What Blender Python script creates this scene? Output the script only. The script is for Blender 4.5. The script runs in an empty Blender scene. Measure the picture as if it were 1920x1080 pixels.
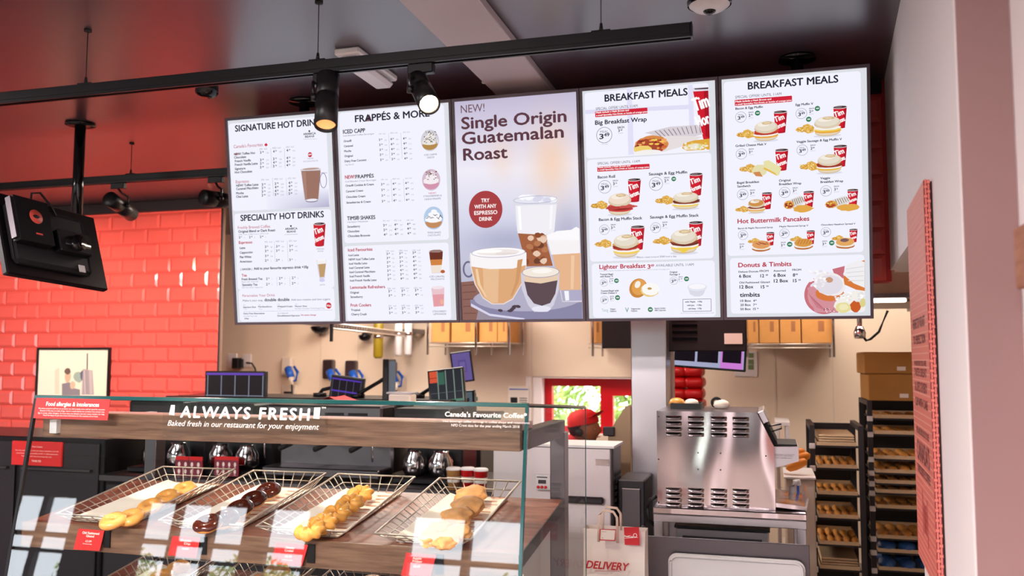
import bpy, bmesh, math, random
from mathutils import Matrix, Vector
random.seed(7)
# ---------------------------------------------------------------- camera
F, YAW, PIT, ROLL = 1655.0, .2817, .0801, .0021
EYE = Vector((0, 0, 1.6))
SC = bpy.context.scene
COL = SC.collection
def _axes():
    c, s = math.cos(YAW), math.sin(YAW); cp, sp = math.cos(PIT), math.sin(PIT)
    r = Vector((c, s, 0)); f = Vector((-s*cp, c*cp, sp)); u = r.cross(f)
    cr, sr = math.cos(ROLL), math.sin(ROLL)
    return r*cr+u*sr, u*cr-r*sr, f
AR, AU, AF = _axes()
cam = bpy.data.cameras.new('camera'); camo = bpy.data.objects.new('camera', cam); COL.objects.link(camo)
cam.sensor_width = 36; cam.lens = 36*F/1920; cam.clip_start = .05
M3 = Matrix((AR, AU, -AF)).transposed().to_4x4(); M3.translation = EYE
camo.matrix_world = M3
cam.dof.use_dof = True; cam.dof.focus_distance = 3.35; cam.dof.aperture_fstop = 2.8
SC.camera = camo
# ---------------------------------------------------------------- sky, light, exposure
w = bpy.data.worlds.new('sky'); SC.world = w; w.use_nodes = True
bg = w.node_tree.nodes['Background']; bg.inputs[0].default_value = (.86, .93, 1, 1); bg.inputs[1].default_value = 9
SC.view_settings.view_transform = 'Standard'; SC.view_settings.look = 'None'
SC.view_settings.exposure = 0; SC.view_settings.gamma = 1; SC.view_settings.use_curve_mapping = False
def light(name, kind, loc, energy, color=(1, 1, 1), size=.1, size_y=None, to=None, spot=None, portal=False):
    l = bpy.data.lights.new(name, kind); o = bpy.data.objects.new(name, l); COL.objects.link(o)
    o.location = loc; l.energy = energy; l.color = color
    if kind == 'AREA':
        l.shape = 'RECTANGLE'; l.size = size; l.size_y = size_y or size
        if portal: l.cycles.is_portal = True
    else: l.shadow_soft_size = size
    if kind == 'SPOT': l.spot_size = math.radians(spot or 60); l.spot_blend = .6
    if to is not None: o.rotation_euler = (Vector(to)-Vector(loc)).to_track_quat('-Z', 'Y').to_euler()
    return o
WINZ0, WINZ1, WINX0, WINX1, FY = .5, 2.26, -11.1, -2.9, -6.0
light('window_portal', 'AREA', ((WINX0+WINX1)/2, FY-.12, (WINZ0+WINZ1)/2), 1, size=WINX1-WINX0, size_y=WINZ1-WINZ0,
      to=((WINX0+WINX1)/2, 0, (WINZ0+WINZ1)/2), portal=True)
# dining-room fill lights added for brightness, then two kitchen ceiling panels
WARM = (1, .86, .76); COOL = (1, .90, .90)
light('dining_fill_light', 'AREA', (-2.2, -.6, 2.80), 290, COOL, 1.2, .6, to=(-2.2, -.6, 0))
light('dining_fill_light', 'AREA', (-.9, -2.6, 2.80), 290, COOL, 1.2, .6, to=(-.9, -2.6, 0))
light('dining_fill_light', 'AREA', (-5.6, .6, 2.80), 220, COOL, 1.2, .6, to=(-5.6, .6, 0))
light('kitchen_panel_light', 'AREA', (-2.6, 6.0, 2.74), 85, WARM, 1.2, 1.2, to=(-2.6, 6.0, 0))
light('kitchen_panel_light', 'AREA', (.6, 6.0, 2.74), 80, WARM, 1.2, 1.2, to=(.6, 6.0, 0))
light('counter_light', 'AREA', (-.6, 4.5, 2.74), 30, WARM, .6, .3, to=(-.6, 4.5, 0))

# ---------------------------------------------------------------- measuring
def ray(px, py): return AR*((px-960)/F)+AU*((540-py)/F)+AF
def at(px, py, Y=None, Z=None, X=None):
    v = ray(px, py)
    t = Y/v.y if Y is not None else ((Z-1.6)/v.z if Z is not None else X/v.x)
    return EYE+v*t
def onplane(px, py, O, N):
    v = ray(px, py); return EYE+v*((O-EYE).dot(N)/v.dot(N))
# ---------------------------------------------------------------- colours / materials
def lin(c):
    c = c/255; return c/12.92 if c <= .04045 else ((c+.055)/1.055)**2.4
def rgb(h):
    if isinstance(h, str): h = (int(h[0:2], 16), int(h[2:4], 16), int(h[4:6], 16))
    return (lin(h[0]), lin(h[1]), lin(h[2]), 1)
MATS = {}
def mat(name, col, rough=.5, metal=0, bump=0, bscale=40, var=0, vscale=8, stretch=(1, 1, 1), emit=None, es=1, trans=0, ior=1.45, coat=0, spec=.5, col2=None):
    if name in MATS: return MATS[name]
    m = bpy.data.materials.new(name); m.use_nodes = True; nt = m.node_tree; b = nt.nodes['Principled BSDF']
    c = rgb(col); b.inputs['Base Color'].default_value = c; b.inputs['Roughness'].default_value = rough
    b.inputs['Metallic'].default_value = metal; b.inputs['IOR'].default_value = ior
    b.inputs['Transmission Weight'].default_value = trans; b.inputs['Coat Weight'].default_value = coat
    b.inputs['Specular IOR Level'].default_value = spec
    if emit: b.inputs['Emission Color'].default_value = rgb(emit); b.inputs['Emission Strength'].default_value = es
    if bump or var or col2:
        tc = nt.nodes.new('ShaderNodeTexCoord'); mp = nt.nodes.new('ShaderNodeMapping'); nt.links.new(tc.outputs['Object'], mp.inputs[0])
        mp.inputs['Scale'].default_value = stretch
    if var or col2:
        n = nt.nodes.new('ShaderNodeTexNoise'); n.inputs['Scale'].default_value = vscale; n.inputs['Detail'].default_value = 6
        nt.links.new(mp.outputs[0], n.inputs['Vector'])
        r = nt.nodes.new('ShaderNodeValToRGB'); r.color_ramp.elements[0].position = .3; r.color_ramp.elements[1].position = .7
        c2 = rgb(col2) if col2 else c
        r.color_ramp.elements[0].color = tuple(x*(1-var) for x in c[:3])+(1,); r.color_ramp.elements[1].color = c2 if col2 else tuple(min(1, x*(1+var)) for x in c[:3])+(1,)
        nt.links.new(n.outputs['Fac'], r.inputs[0]); nt.links.new(r.outputs[0], b.inputs['Base Color'])
    if bump:
        n = nt.nodes.new('ShaderNodeTexNoise'); n.inputs['Scale'].default_value = bscale; n.inputs['Detail'].default_value = 5
        nt.links.new(mp.outputs[0], n.inputs['Vector'])
        bp = nt.nodes.new('ShaderNodeBump'); bp.inputs['Strength'].default_value = bump; bp.inputs['Distance'].default_value = .01
        nt.links.new(n.outputs['Fac'], bp.inputs['Height']); nt.links.new(bp.outputs[0], b.inputs['Normal'])
    MATS[name] = m; return m
def glassmat(name, tint, ior=1.5, base=0.0, rough=0):
    m = bpy.data.materials.new(name); m.use_nodes = True; nt = m.node_tree; nt.nodes.clear()
    out = nt.nodes.new('ShaderNodeOutputMaterial'); mx = nt.nodes.new('ShaderNodeMixShader'); tr = nt.nodes.new('ShaderNodeBsdfTransparent')
    gl = nt.nodes.new('ShaderNodeBsdfGlossy'); fr = nt.nodes.new('ShaderNodeFresnel'); fr.inputs[0].default_value = ior
    gl.inputs['Roughness'].default_value = rough; tr.inputs[0].default_value = tint
    ad = nt.nodes.new('ShaderNodeMath'); ad.operation = 'ADD'; ad.inputs[1].default_value = base; ad.use_clamp = True
    ge = nt.nodes.new('ShaderNodeNewGeometry'); su = nt.nodes.new('ShaderNodeMath'); su.operation = 'SUBTRACT'; su.inputs[0].default_value = 1
    mu = nt.nodes.new('ShaderNodeMath'); mu.operation = 'MULTIPLY'
    nt.links.new(fr.outputs[0], ad.inputs[0]); nt.links.new(ge.outputs['Backfacing'], su.inputs[1]); nt.links.new(ad.outputs[0], mu.inputs[0]); nt.links.new(su.outputs[0], mu.inputs[1])
    nt.links.new(mu.outputs[0], mx.inputs[0]); nt.links.new(tr.outputs[0], mx.inputs[1]); nt.links.new(gl.outputs[0], mx.inputs[2])
    nt.links.new(mx.outputs[0], out.inputs[0]); MATS[name] = m; return m
def colattr(name, emission=None, rough=.5):
    m = bpy.data.materials.new(name); m.use_nodes = True; nt = m.node_tree; b = nt.nodes['Principled BSDF']
    a = nt.nodes.new('ShaderNodeAttribute'); a.attribute_name = 'Col'
    if emission:
        nt.links.new(a.outputs['Color'], b.inputs['Emission Color']); b.inputs['Emission Strength'].default_value = emission
        b.inputs['Base Color'].default_value = (.01, .01, .01, 1); b.inputs['Roughness'].default_value = .5; b.inputs['Specular IOR Level'].default_value = .06
    else:
        nt.links.new(a.outputs['Color'], b.inputs['Base Color']); b.inputs['Roughness'].default_value = rough
    MATS[name] = m; return m
# ---------------------------------------------------------------- mesh builder
class MB:
    def __init__(s): s.v = []; s.f = []; s.sm = []
    def add(s, vs, fs, M=None, smooth=False):
        n = len(s.v)
        s.v += [tuple(M @ Vector(p)) for p in vs] if M is not None else [tuple(p) for p in vs]
        s.f += [tuple(i+n for i in f) for f in fs]; s.sm += [smooth]*len(fs); return s
    def box(s, a, b, M=None, ch=0):
        x0, y0, z0 = a; x1, y1, z1 = b
        if ch <= 0:
            vs = [(x, y, z) for z in (z0, z1) for y in (y0, y1) for x in (x0, x1)]
            return s.add(vs, [(0, 2, 3, 1), (4, 5, 7, 6), (0, 1, 5, 4), (2, 6, 7, 3), (0, 4, 6, 2), (1, 3, 7, 5)], M)
        vs = []; ix = {}
        X = (x0, x1); Y = (y0, y1); Z = (z0, z1)
        for i in (0, 1):
            for j in (0, 1):
                for k in (0, 1):
                    dx = ch*(1-2*i); dy = ch*(1-2*j); dz = ch*(1-2*k)
                    for ax, p in enumerate(((X[i], Y[j]+dy, Z[k]+dz), (X[i]+dx, Y[j], Z[k]+dz), (X[i]+dx, Y[j]+dy, Z[k]))):
                        ix[i, j, k, ax] = len(vs); vs.append(p)
        fs = []
        for i in (0, 1): fs.append([ix[i, j, k, 0] for j, k in ((0, 0), (0, 1), (1, 1), (1, 0))]); fs.append([ix[j, i, k, 1] for j, k in ((0, 0), (0, 1), (1, 1), (1, 0))]); fs.append([ix[j, k, i, 2] for j, k in ((0, 0), (0, 1), (1, 1), (1, 0))])
        for a_ in (0, 1):
            for b_ in (0, 1):
                fs.append([ix[a_, b_, 0, 0], ix[a_, b_, 0, 1], ix[a_, b_, 1, 1], ix[a_, b_, 1, 0]])
                fs.append([ix[a_, 0, b_, 0], ix[a_, 0, b_, 2], ix[a_, 1, b_, 2], ix[a_, 1, b_, 0]])
                fs.append([ix[0, a_, b_, 1], ix[0, a_, b_, 2], ix[1, a_, b_, 2], ix[1, a_, b_, 1]])
        for i in (0, 1):
            for j in (0, 1):
                for k in (0, 1): fs.append([ix[i, j, k, 0], ix[i, j, k, 1], ix[i, j, k, 2]])
        return s.add(vs, fs, M)
    def lathe(s, prof, seg=24, M=None, smooth=True, cap=True):
        vs = []; fs = []
        for r, z in prof:
            for i in range(seg):
                a = 2*math.pi*i/seg; vs.append((r*math.cos(a), r*math.sin(a), z))
        for k in range(len(prof)-1):
            for i in range(seg):
                j = (i+1) % seg; fs.append((k*seg+i, k*seg+j, (k+1)*seg+j, (k+1)*seg+i))
        if cap:
            if prof[0][0] > 1e-6: fs.append(tuple(range(seg))[::-1])
            if prof[-1][0] > 1e-6: fs.append(tuple((len(prof)-1)*seg+i for i in range(seg)))
        return s.add(vs, fs, M, smooth)
    def tube(s, pts, r, seg=8, closed=False, smooth=True):
        pts = [Vector(p) for p in pts]; n = len(pts); vs = []; fs = []
        for i, p in enumerate(pts):
            if closed: t = (pts[(i+1) % n]-pts[i-1])
            else: t = pts[min(i+1, n-1)]-pts[max(i-1, 0)]
            t.normalize(); a = Vector((0, 0, 1)) if abs(t.z) < .9 else Vector((1, 0, 0))
            u = t.cross(a).normalized(); v = t.cross(u); rr = r[i] if isinstance(r, (list, tuple)) else r
            for k in range(seg):
                q = 2*math.pi*k/seg; vs.append(p+u*(rr*math.cos(q))+v*(rr*math.sin(q)))
        m = n if closed else n-1
        for i in range(m):
            for k in range(seg):
                a = i*seg+k; b = i*seg+(k+1) % seg; c = ((i+1) % n)*seg+(k+1) % seg; d = ((i+1) % n)*seg+k; fs.append((a, b, c, d))
        if not closed: fs += [tuple(range(seg))[::-1], tuple((n-1)*seg+k for k in range(seg))]
        return s.add(vs, fs, None, smooth)
    def cyl(s, a, b, r, seg=20, r2=None):
        a = Vector(a); b = Vector(b); d = b-a; q = d.to_track_quat('Z', 'Y').to_matrix().to_4x4(); q.translation = a
        return s.lathe([(r, 0), (r if r2 is None else r2, d.length)], seg, q)
    def prism(s, pts, d, M=None):
        n = len(pts); vs = [(x, y, 0) for x, y in pts]+[(x, y, d) for x, y in pts]
        fs = [tuple(range(n))[::-1], tuple(range(n, 2*n))]+[(i, (i+1) % n, n+(i+1) % n, n+i) for i in range(n)]
        return s.add(vs, fs, M)
    def sheet(s, grid, smooth=True):
        h = len(grid); w_ = len(grid[0]); vs = [p for r in grid for p in r]
        return s.add(vs, [(j*w_+i, j*w_+i+1, (j+1)*w_+i+1, (j+1)*w_+i) for j in range(h-1) for i in range(w_-1)], None, smooth)
    def mesh(s, name, m):
        me = bpy.data.meshes.new(name); me.from_pydata(s.v, [], s.f); me.materials.append(m)
        me.polygons.foreach_set('use_smooth', s.sm); bm = bmesh.new(); bm.from_mesh(me); bmesh.ops.recalc_face_normals(bm, faces=bm.faces); bm.to_mesh(me); bm.free(); me.update(); return me
    def build(s, name, m, parent=None, world=False):
        if world and parent:
            I = parent_inv(parent); s.v = [tuple(I @ Vector(p)) for p in s.v]
        return link(name, s.mesh(name, m), parent)
def link(name, me, parent=None, M=None):
    o = bpy.data.objects.new(name, me); COL.objects.link(o)
    if parent: o.parent = parent
    if M is not None: o.matrix_local = M
    return o
def thing(name, label, cat, loc=(0, 0, 0), group=None, M=None):
    o = bpy.data.objects.new(name, None); COL.objects.link(o); o.empty_display_size = .05
    if M is not None: o.matrix_world = M
    else: o.location = loc
    return tag(o, label, cat, group)
def tag(o, label, cat, group=None):
    o['label'] = label; o['category'] = cat
    if group: o['group'] = group
    return o
def struct(name, mb, m, parent=None):
    o = mb.build(name, m, parent)
    if not parent: o['kind'] = 'structure'
    return o
def dup(o, M=None, loc=None, label=None, parent=None):
    c = o.copy(); COL.objects.link(c); c.parent = parent
    for ch in o.children: dup(ch, parent=c).matrix_local = ch.matrix_local.copy()
    if M is not None: c.matrix_world = M
    if loc is not None: c.location = loc
    if label: c['label'] = label
    return c
def T(x=0, y=0, z=0, rz=0, rx=0, ry=0, s=1):
    return Matrix.Translation((x, y, z)) @ Matrix.Rotation(rz, 4, 'Z') @ Matrix.Rotation(rx, 4, 'X') @ Matrix.Rotation(ry, 4, 'Y') @ Matrix.Scale(s, 4)
def frame(O, U, V):
    U = Vector(U).normalized(); N = U.cross(Vector(V)).normalized(); V = N.cross(U)
    M = Matrix((U, V, N)).transposed().to_4x4(); M.translation = O; return M
# ---------------------------------------------------------------- flat print (screens, signs, lettering)
_tc = {}
def textgeo(s, bold, sp=1):
    k = (s, bold, sp)
    if k in _tc: return _tc[k]
    cu = bpy.data.curves.new('t', 'FONT'); cu.body = s; cu.resolution_u = 3; cu.space_character = sp
    if bold == 2: cu.offset = .006
    o = bpy.data.objects.new('t', cu); COL.objects.link(o)
    dg = bpy.context.evaluated_depsgraph_get(); me = bpy.data.meshes.new_from_object(o.evaluated_get(dg))
    vs = [(v.co.x, v.co.y) for v in me.vertices]; fs = [tuple(p.vertices) for p in me.polygons]
    bpy.data.objects.remove(o); bpy.data.curves.remove(cu); bpy.data.meshes.remove(me)
    _tc[k] = (vs, fs); return _tc[k]
CAP = .69; BOLD = .085
class Print:
    """flat coloured artwork on the plane O,U,V; ctx() lets points be read off in photo-crop pixels"""
    def __init__(s, O, U, V):
        s.M = frame(O, U, V); s.I = s.M.inverted(); s.O = Vector(O); s.N = s.M.to_3x3() @ Vector((0, 0, 1))
        s.g = {'pic': ([], [], []), 'txt': ([], [], [])}; s.lay = 0; s.c = (0, 0, 1)
    def ctx(s, ox, oy, k): s.c = (ox, oy, k); return s
    def uv(s, x, y):
        if s.c is None: return (x, y)
        p = s.I @ onplane(s.c[0]+x/s.c[2], s.c[1]+y/s.c[2], s.O, s.N); return (p.x, p.y)
    def sc(s, x, y):
        if s.c is None: return 1
        a = s.uv(x, y); b = s.uv(x, y+10); return math.dist(a, b)/10
    def raw(s, key, pts, faces, cols, dz=0):
        V_, F_, C_ = s.g[key]; n = len(V_)
        V_ += [(x, y, s.lay+dz) for x, y in pts]; F_ += [tuple(i+n for i in f) for f in faces]; C_ += cols
    def poly(s, uvs, col):
        s.lay += 1e-5; s.raw('pic', uvs, [tuple(range(len(uvs)))], [[rgb(col)]*len(uvs)])
    def P(s, pts, col): s.poly([s.uv(*p) for p in pts], col)
    def E(s, cx, cy, rx, ry, col, wob=0, n=20, rot=0, a0=0, a1=360):
        u, v = s.uv(cx, cy); k = s.sc(cx, cy); out = []
        full = a1-a0 >= 359; m = n if full else n+1
        for i in range(m):
            a = math.radians(a0+(a1-a0)*i/n); q = 1+random.uniform(-wob, wob)
            x = rx*k*math.cos(a)*q; y = ry*k*math.sin(a)*q
            out.append((u+x*math.cos(rot)-y*math.sin(rot), v+x*math.sin(rot)+y*math.cos(rot)))
        s.poly(out, col)
    def ring(s, cx, cy, r, t, col, ry=None):
        u, v = s.uv(cx, cy); k = s.sc(cx, cy); n = 28; pts = []; ry = ry or r
        for i in range(n):
            a = 2*math.pi*i/n; pts.append((u+r*k*math.cos(a), v+ry*k*math.sin(a))); pts.append((u+(r-t)*k*math.cos(a), v+(ry-t)*k*math.sin(a)))
        s.lay += 1e-5; s.raw('pic', pts, [(2*i, 2*((i+1) % n), 2*((i+1) % n)+1, 2*i+1) for i in range(n)], [[rgb(col)]*4]*n)
    def RR(s, x0, y0, x1, y1, r, col, grad=None):
        q0 = s.uv(x0, y0); q1 = s.uv(x1, y1); a = (q0[0], q1[1]); b = (q1[0], q0[1]); r = r*s.sc(x0, y0); out = []
        for cx, cy, st in ((b[0]-r, b[1]-r, 0), (a[0]+r, b[1]-r, 90), (a[0]+r, a[1]+r, 180), (b[0]-r, a[1]+r, 270)):
            for i in range(6):
                q = math.radians(st+18*i); out.append((cx+r*math.cos(q), cy+r*math.sin(q)))
        s.poly(out, col)
    def L(s, x0, y0, x1, y1, t, col):
        a = Vector(s.uv(x0, y0)); b = Vector(s.uv(x1, y1)); k = s.sc(x0, y0)*t/2; d = (b-a).normalized(); n = Vector((-d.y, d.x))*k
        s.poly([tuple(a+n), tuple(b+n), tuple(b-n), tuple(a-n)], col)
    def grad(s, x0, y0, x1, y1, fn, nx=12, ny=20):
        q0 = s.uv(x0, y0); q1 = s.uv(x1, y1); a = (q0[0], q1[1]); b = (q1[0], q0[1]); pts = []; fs = []; cs = []
        for j in range(ny+1):
            for i in range(nx+1): pts.append((a[0]+(b[0]-a[0])*i/nx, b[1]+(a[1]-b[1])*j/ny))
        for j in range(ny):
            for i in range(nx):
                fs.append((j*(nx+1)+i, j*(nx+1)+i+1, (j+1)*(nx+1)+i+1, (j+1)*(nx+1)+i))
                cs.append([rgb(fn(q/nx, t/ny)) for q, t in ((i, j), (i+1, j), (i+1, j+1), (i, j+1))])
        s.lay += 1e-5; s.raw('pic', pts, fs, cs)
    def T(s, txt, x0, y0, x1=None, h=10, col='202030', bold=True, rot=0, align='l', key='txt', sp=1):
        vs, fs = textgeo(txt, False, sp)
        if not vs: return
        if bold: vs0, fs0 = vs, fs
        k = s.sc(x0, y0)*h/CAP; u, v = s.uv(x0, y0); xa = min(p[0] for p in vs); xb = max(p[0] for p in vs)
        kx = k
        if x1 is not None:
            u1 = s.uv(x1, y0)[0]; kx = (u1-u)/(xb-xa)
            if rot: kx /= math.cos(rot)
        w_ = (xb-xa)*kx
        if align == 'c' and x1 is None: u -= w_/2
        c, n = math.cos(rot), math.sin(rot); out = []
        for x, y in vs:
            x = (x-xa)*kx; y = y*k; out.append((u+x*c-y*n, v+x*n+y*c))
        cc = rgb(col)
        if key == 'pic': s.lay += 1e-5
        s.raw(key, out, fs, [[cc]*len(f) for f in fs], 0 if key == 'pic' else 3e-5)
        if bold:          # heavier strokes: the same letters again a hair to the side and up
            e = s.sc(x0, y0)*h*BOLD
            for dx, dy, dz in ((e, 0, 4e-6), (e*.5, e*.45, 8e-6), (e*.5, -e*.35, 12e-6)):
                s.raw(key, [(x+dx, y+dy) for x, y in out], fs, [[cc]*len(f) for f in fs], (0 if key == 'pic' else 3e-5)+dz)
            if key == 'pic': s.lay += 1.3e-5
    def build(s, parent, pic='printed_picture', txt='printed_text', m=None, off=0):
        for key, name in (('pic', pic), ('txt', txt)):
            V_, F_, C_ = s.g[key]
            if not V_: continue
            me = bpy.data.meshes.new(name); me.from_pydata(V_, [], F_); me.materials.append(m)
            at_ = me.color_attributes.new('Col', 'FLOAT_COLOR', 'CORNER'); flat = [x for f in C_ for c in f for x in c]
            at_.data.foreach_set('color', flat); me.update()
            M = s.M.copy(); M.translation = s.M.translation+s.N*off
            o = link(name, me)
            if parent: o.parent = parent; M = parent_inv(parent) @ M
            o.matrix_local = M
def parent_inv(p):
    M = p.matrix_basis.copy(); q = p.parent
    while q: M = q.matrix_basis @ M; q = q.parent
    return M.inverted()
# ---------------------------------------------------------------- materials
mat('plaster', (246, 238, 238), .75, bump=.05, bscale=120)
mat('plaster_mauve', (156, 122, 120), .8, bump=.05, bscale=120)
mat('panel_beige', (226, 208, 186), .45)
mat('ceiling_dark', (66, 54, 64), .3, ior=2.0, spec=.6)
mat('ceiling_band', (186, 172, 174), .5)
mat('grout', (190, 60, 60), .9)
mat('tile_red', (224, 92, 86), .13, var=.06, vscale=3, coat=.3)
mat('floor_grey', (120, 108, 100), .5, var=.1)
mat('black_satin', (18, 16, 20), .35)
mat('black_matt', (24, 22, 26), .7)
mat('black_gloss', (12, 10, 14), .12)
mat('dark_grey', (40, 35, 40), .5)
mat('bezel', (92, 78, 88), .35)
_m = mat('steel', (218, 206, 208), .17, metal=1, bump=.45, bscale=4.5, stretch=(1.6, 1, .45))
for _n in _m.node_tree.nodes:
    if _n.type == 'TEX_NOISE': _n.inputs['Detail'].default_value = 0
    if _n.type == 'BUMP': _n.inputs['Distance'].default_value = .06
mat('steel_brushed', (200, 196, 200), .32, metal=1, bump=.04, bscale=30, stretch=(20, 20, 1))
mat('steel_dark', (110, 104, 108), .35, metal=1)
mat('chrome', (225, 220, 222), .12, metal=1)
mat('wire', (222, 210, 198), .33, metal=.75)
mat('white_plastic', (226, 222, 222), .4)
mat('cream_plastic', (214, 200, 184), .45)
mat('white_panel', (222, 212, 212), .35)
mat('wood_dark', (98, 68, 52), .42, col2=(142, 106, 84), vscale=5, stretch=(1.2, 9, 14), bump=.12, bscale=12)
mat('wood_shelf', (104, 60, 46), .42, spec=.35, col2=(150, 94, 74), vscale=3, stretch=(2, 14, 14), bump=.03, bscale=8)
mat('wood_block', (150, 98, 76), .6, col2=(178, 124, 98), vscale=5, stretch=(8, 2, 14), bump=.2, bscale=9)
mat('card', (192, 136, 74), .85, var=.06, vscale=10)
mat('paper', (240, 232, 222), .8)
mat('greaseproof', (255, 243, 226), .7, bump=.1, bscale=20)
mat('red_plastic', (214, 24, 28), .35)
mat('red_paint', (206, 16, 30), .35)
mat('red_cloth', (206, 30, 36), .8)
mat('blue_plastic', (30, 90, 190), .35)
mat('rubber_black', (16, 15, 17), .6)
mat('glass_edge', (28, 84, 84), .12, spec=.6)
mat('donut', (236, 166, 84), .38, var=.14, vscale=30, coat=.4, bump=.08, bscale=30)
mat('donut_plain', (224, 140, 62), .6, var=.1, vscale=25, bump=.15, bscale=40)
mat('cruller', (232, 164, 74), .4, var=.12, vscale=20, coat=.3, bump=.12, bscale=40)
mat('chocolate', (72, 26, 14), .14, coat=.6, bump=.05, bscale=8)
mat('fritter', (228, 166, 104), .6, var=.22, vscale=28, bump=.5, bscale=30)
mat('skin', (150, 92, 62), .55)
mat('hair', (20, 14, 14), .6)
mat('leaf', (150, 176, 92), .6, col2=(206, 218, 140), vscale=3)
mat('bark', (92, 72, 56), .8, bump=.4, bscale=20)
mat('lamp_glow', (255, 244, 220), .3, emit=(255, 226, 178), es=45)
mat('lamp_reflector', (255, 190, 120), .3, emit=(255, 190, 120), es=.7)
mat('panel_glow', (255, 250, 245), .5, emit=(255, 240, 225), es=3)
mat('clear_plastic', (235, 235, 240), .15, trans=.7, ior=1.3)
mat('olive_plastic', (150, 128, 30), .35)
glassmat('glass', (.96, .985, .975, 1), 1.5, .05)
glassmat('clear_side_glass', (.97, .985, .98, 1), 1.06, 0)
glassmat('acrylic', (.97, .97, .97, 1), 1.45, .03, .02)
glassmat('window_glass', (.97, .99, .98, 1), 1.45)
m_screen = colattr('screen_print', 1.0); m_print = colattr('paper_print', None, .5); m_dim = colattr('dim_screen_print', .8)
m_vinyl = mat('white_vinyl', (250, 248, 244), .5)
# ================================================================= THE SETTING
ZC = 2.83; YW = 5.84; YK = 7.6; YB = 4.1
XT = -4.008                      # right end of the tiled wall
struct('floor', MB().box((-12, FY, -.1), (4, 8, 0)), MATS['floor_grey'])
struct('ceiling', MB().box((-12, FY, ZC), (4, 8, ZC+.1)), MATS['ceiling_dark'])
struct('trim_1', MB().box((-1.165, FY, ZC-.035), (-.905, YB-.02, ZC-.001), ch=.003), MATS['ceiling_band'])
# tiled wall, every tile its own bevelled piece
wb = struct('wall_back', MB().box((-12, YW, 0), (XT, YW+.035, ZC-.001)), MATS['grout'])
TW, TH = .2268, .1166
def tile_mesh(name, w_, h_):
    g = .0018; a, b = w_/2-g, h_/2-g; i = .018; d1 = .002; d2 = .0115
    vs = [(-a, 0, -b), (a, 0, -b), (a, 0, b), (-a, 0, b), (-a, -d1, -b), (a, -d1, -b), (a, -d1, b), (-a, -d1, b), (-a+i, -d2, -b+i), (a-i, -d2, -b+i), (a-i, -d2, b-i), (-a+i, -d2, b-i)]
    fs = [(k, (k+1) % 4, 4+(k+1) % 4, 4+k) for k in range(4)]+[(4+k, 4+(k+1) % 4, 8+(k+1) % 4, 8+k) for k in range(4)]+[(8, 9, 10, 11)]
    return MB().add(vs, fs).mesh(name, MATS['tile_red'])
tme = tile_mesh('tile', TW, TH); thalf = tile_mesh('tile_half', TW/2, TH)
zt = 2.737
for r in range(-1, 15):
    z = zt-TH*(r+.5)-.004
    if z > 2.80: continue
    off = 0 if r % 2 else TW/2
    x = XT-TW/2-off
    if off: link('tile', thalf, wb).location = (XT-TW/4, YW, z)
    while x > -8.1:
        o = link('tile', tme, wb); o.location = (x, YW-random.uniform(0, .0012), z); o.rotation_euler = (random.uniform(-.004, .004), 0, random.uniform(-.004, .004)); x -= TW
struct('trim_2', MB().box((-12, YW-.05, 2.748), (XT+.01, YW, ZC-.002), ch=.003), MATS['dark_grey'])
struct('trim_3', MB().box((-12, YW-.02, 0), (XT, YW, .99), ch=.003), MATS['black_satin'])
struct('trim_4', MB().box((XT-.002, YW-.014, .99), (XT+.008, YW-.002, 2.75)), MATS['dark_grey'])
struct('wall_return', MB().box((XT+.0005, YW-.0015, 0), (XT+.004, YW+.036, ZC-.003)), mat('edge_brown', (120, 96, 84), .6))
# tiled bulkhead over the kitchen opening
wh = struct('wall_bulkhead', MB().box((-2.62, YB, 1.937), (.52, YB+.1, ZC-.001)), MATS['grout'])
struct('trim_5', MB().box((-2.62, YB-.03, 2.765), (.5, YB, ZC-.002)), MATS['black_matt'])
for r in range(7):
    z = 1.937+TH*(r+.5)+.002; off = 0 if r % 2 else TW/2; x = .5-TW/2-off
    if off: link('tile', thalf, wh).location = (.5-TW/4, YB, z)
    while x > -2.55:
        link('tile', tme, wh).location = (x, YB, z); x -= TW
# right-hand wall, slightly out of square, ends in a pillar
def rwx(Y): return .462+.06*(Y-3.21)
PY = 1.985
YO = 3.03                       # the wall ends here; beyond it only a header spans the opening
P_ = [(rwx(PY), PY), (.494, PY), (.494, FY), (1.6, FY), (1.6, PY+.3), (rwx(PY+.3)+.15, PY+.3), (rwx(YO)+.15, YO), (rwx(YO), YO)]
struct('wall_right', MB().prism(P_, ZC-.001), MATS['plaster'])
hd_ = MB().prism([(rwx(YO), YO+.0005), (rwx(YO)+.15, YO+.0005), (rwx(YB+.1)+.15, YB+.1), (rwx(YB+.1)+.025, YB+.1), (rwx(YB+.1)+.025, YB-.002), (rwx(YB), YB-.002)], ZC-.001-1.985, Matrix.Translation((0, 0, 1.985)))
struct('wall_header', hd_, MATS['plaster'])
struct('wall_light_stop', MB().box((1.6, PY+.2, 0), (2.5, PY+.3, ZC)), MATS['panel_beige'])  # unseen closing wall, added so no outside light leaks in
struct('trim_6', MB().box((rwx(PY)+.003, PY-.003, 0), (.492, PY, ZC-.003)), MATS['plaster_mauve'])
struct('wall_left', MB().box((-12.1, FY, 0), (-12, 8, ZC)), MATS['plaster'])
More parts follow.
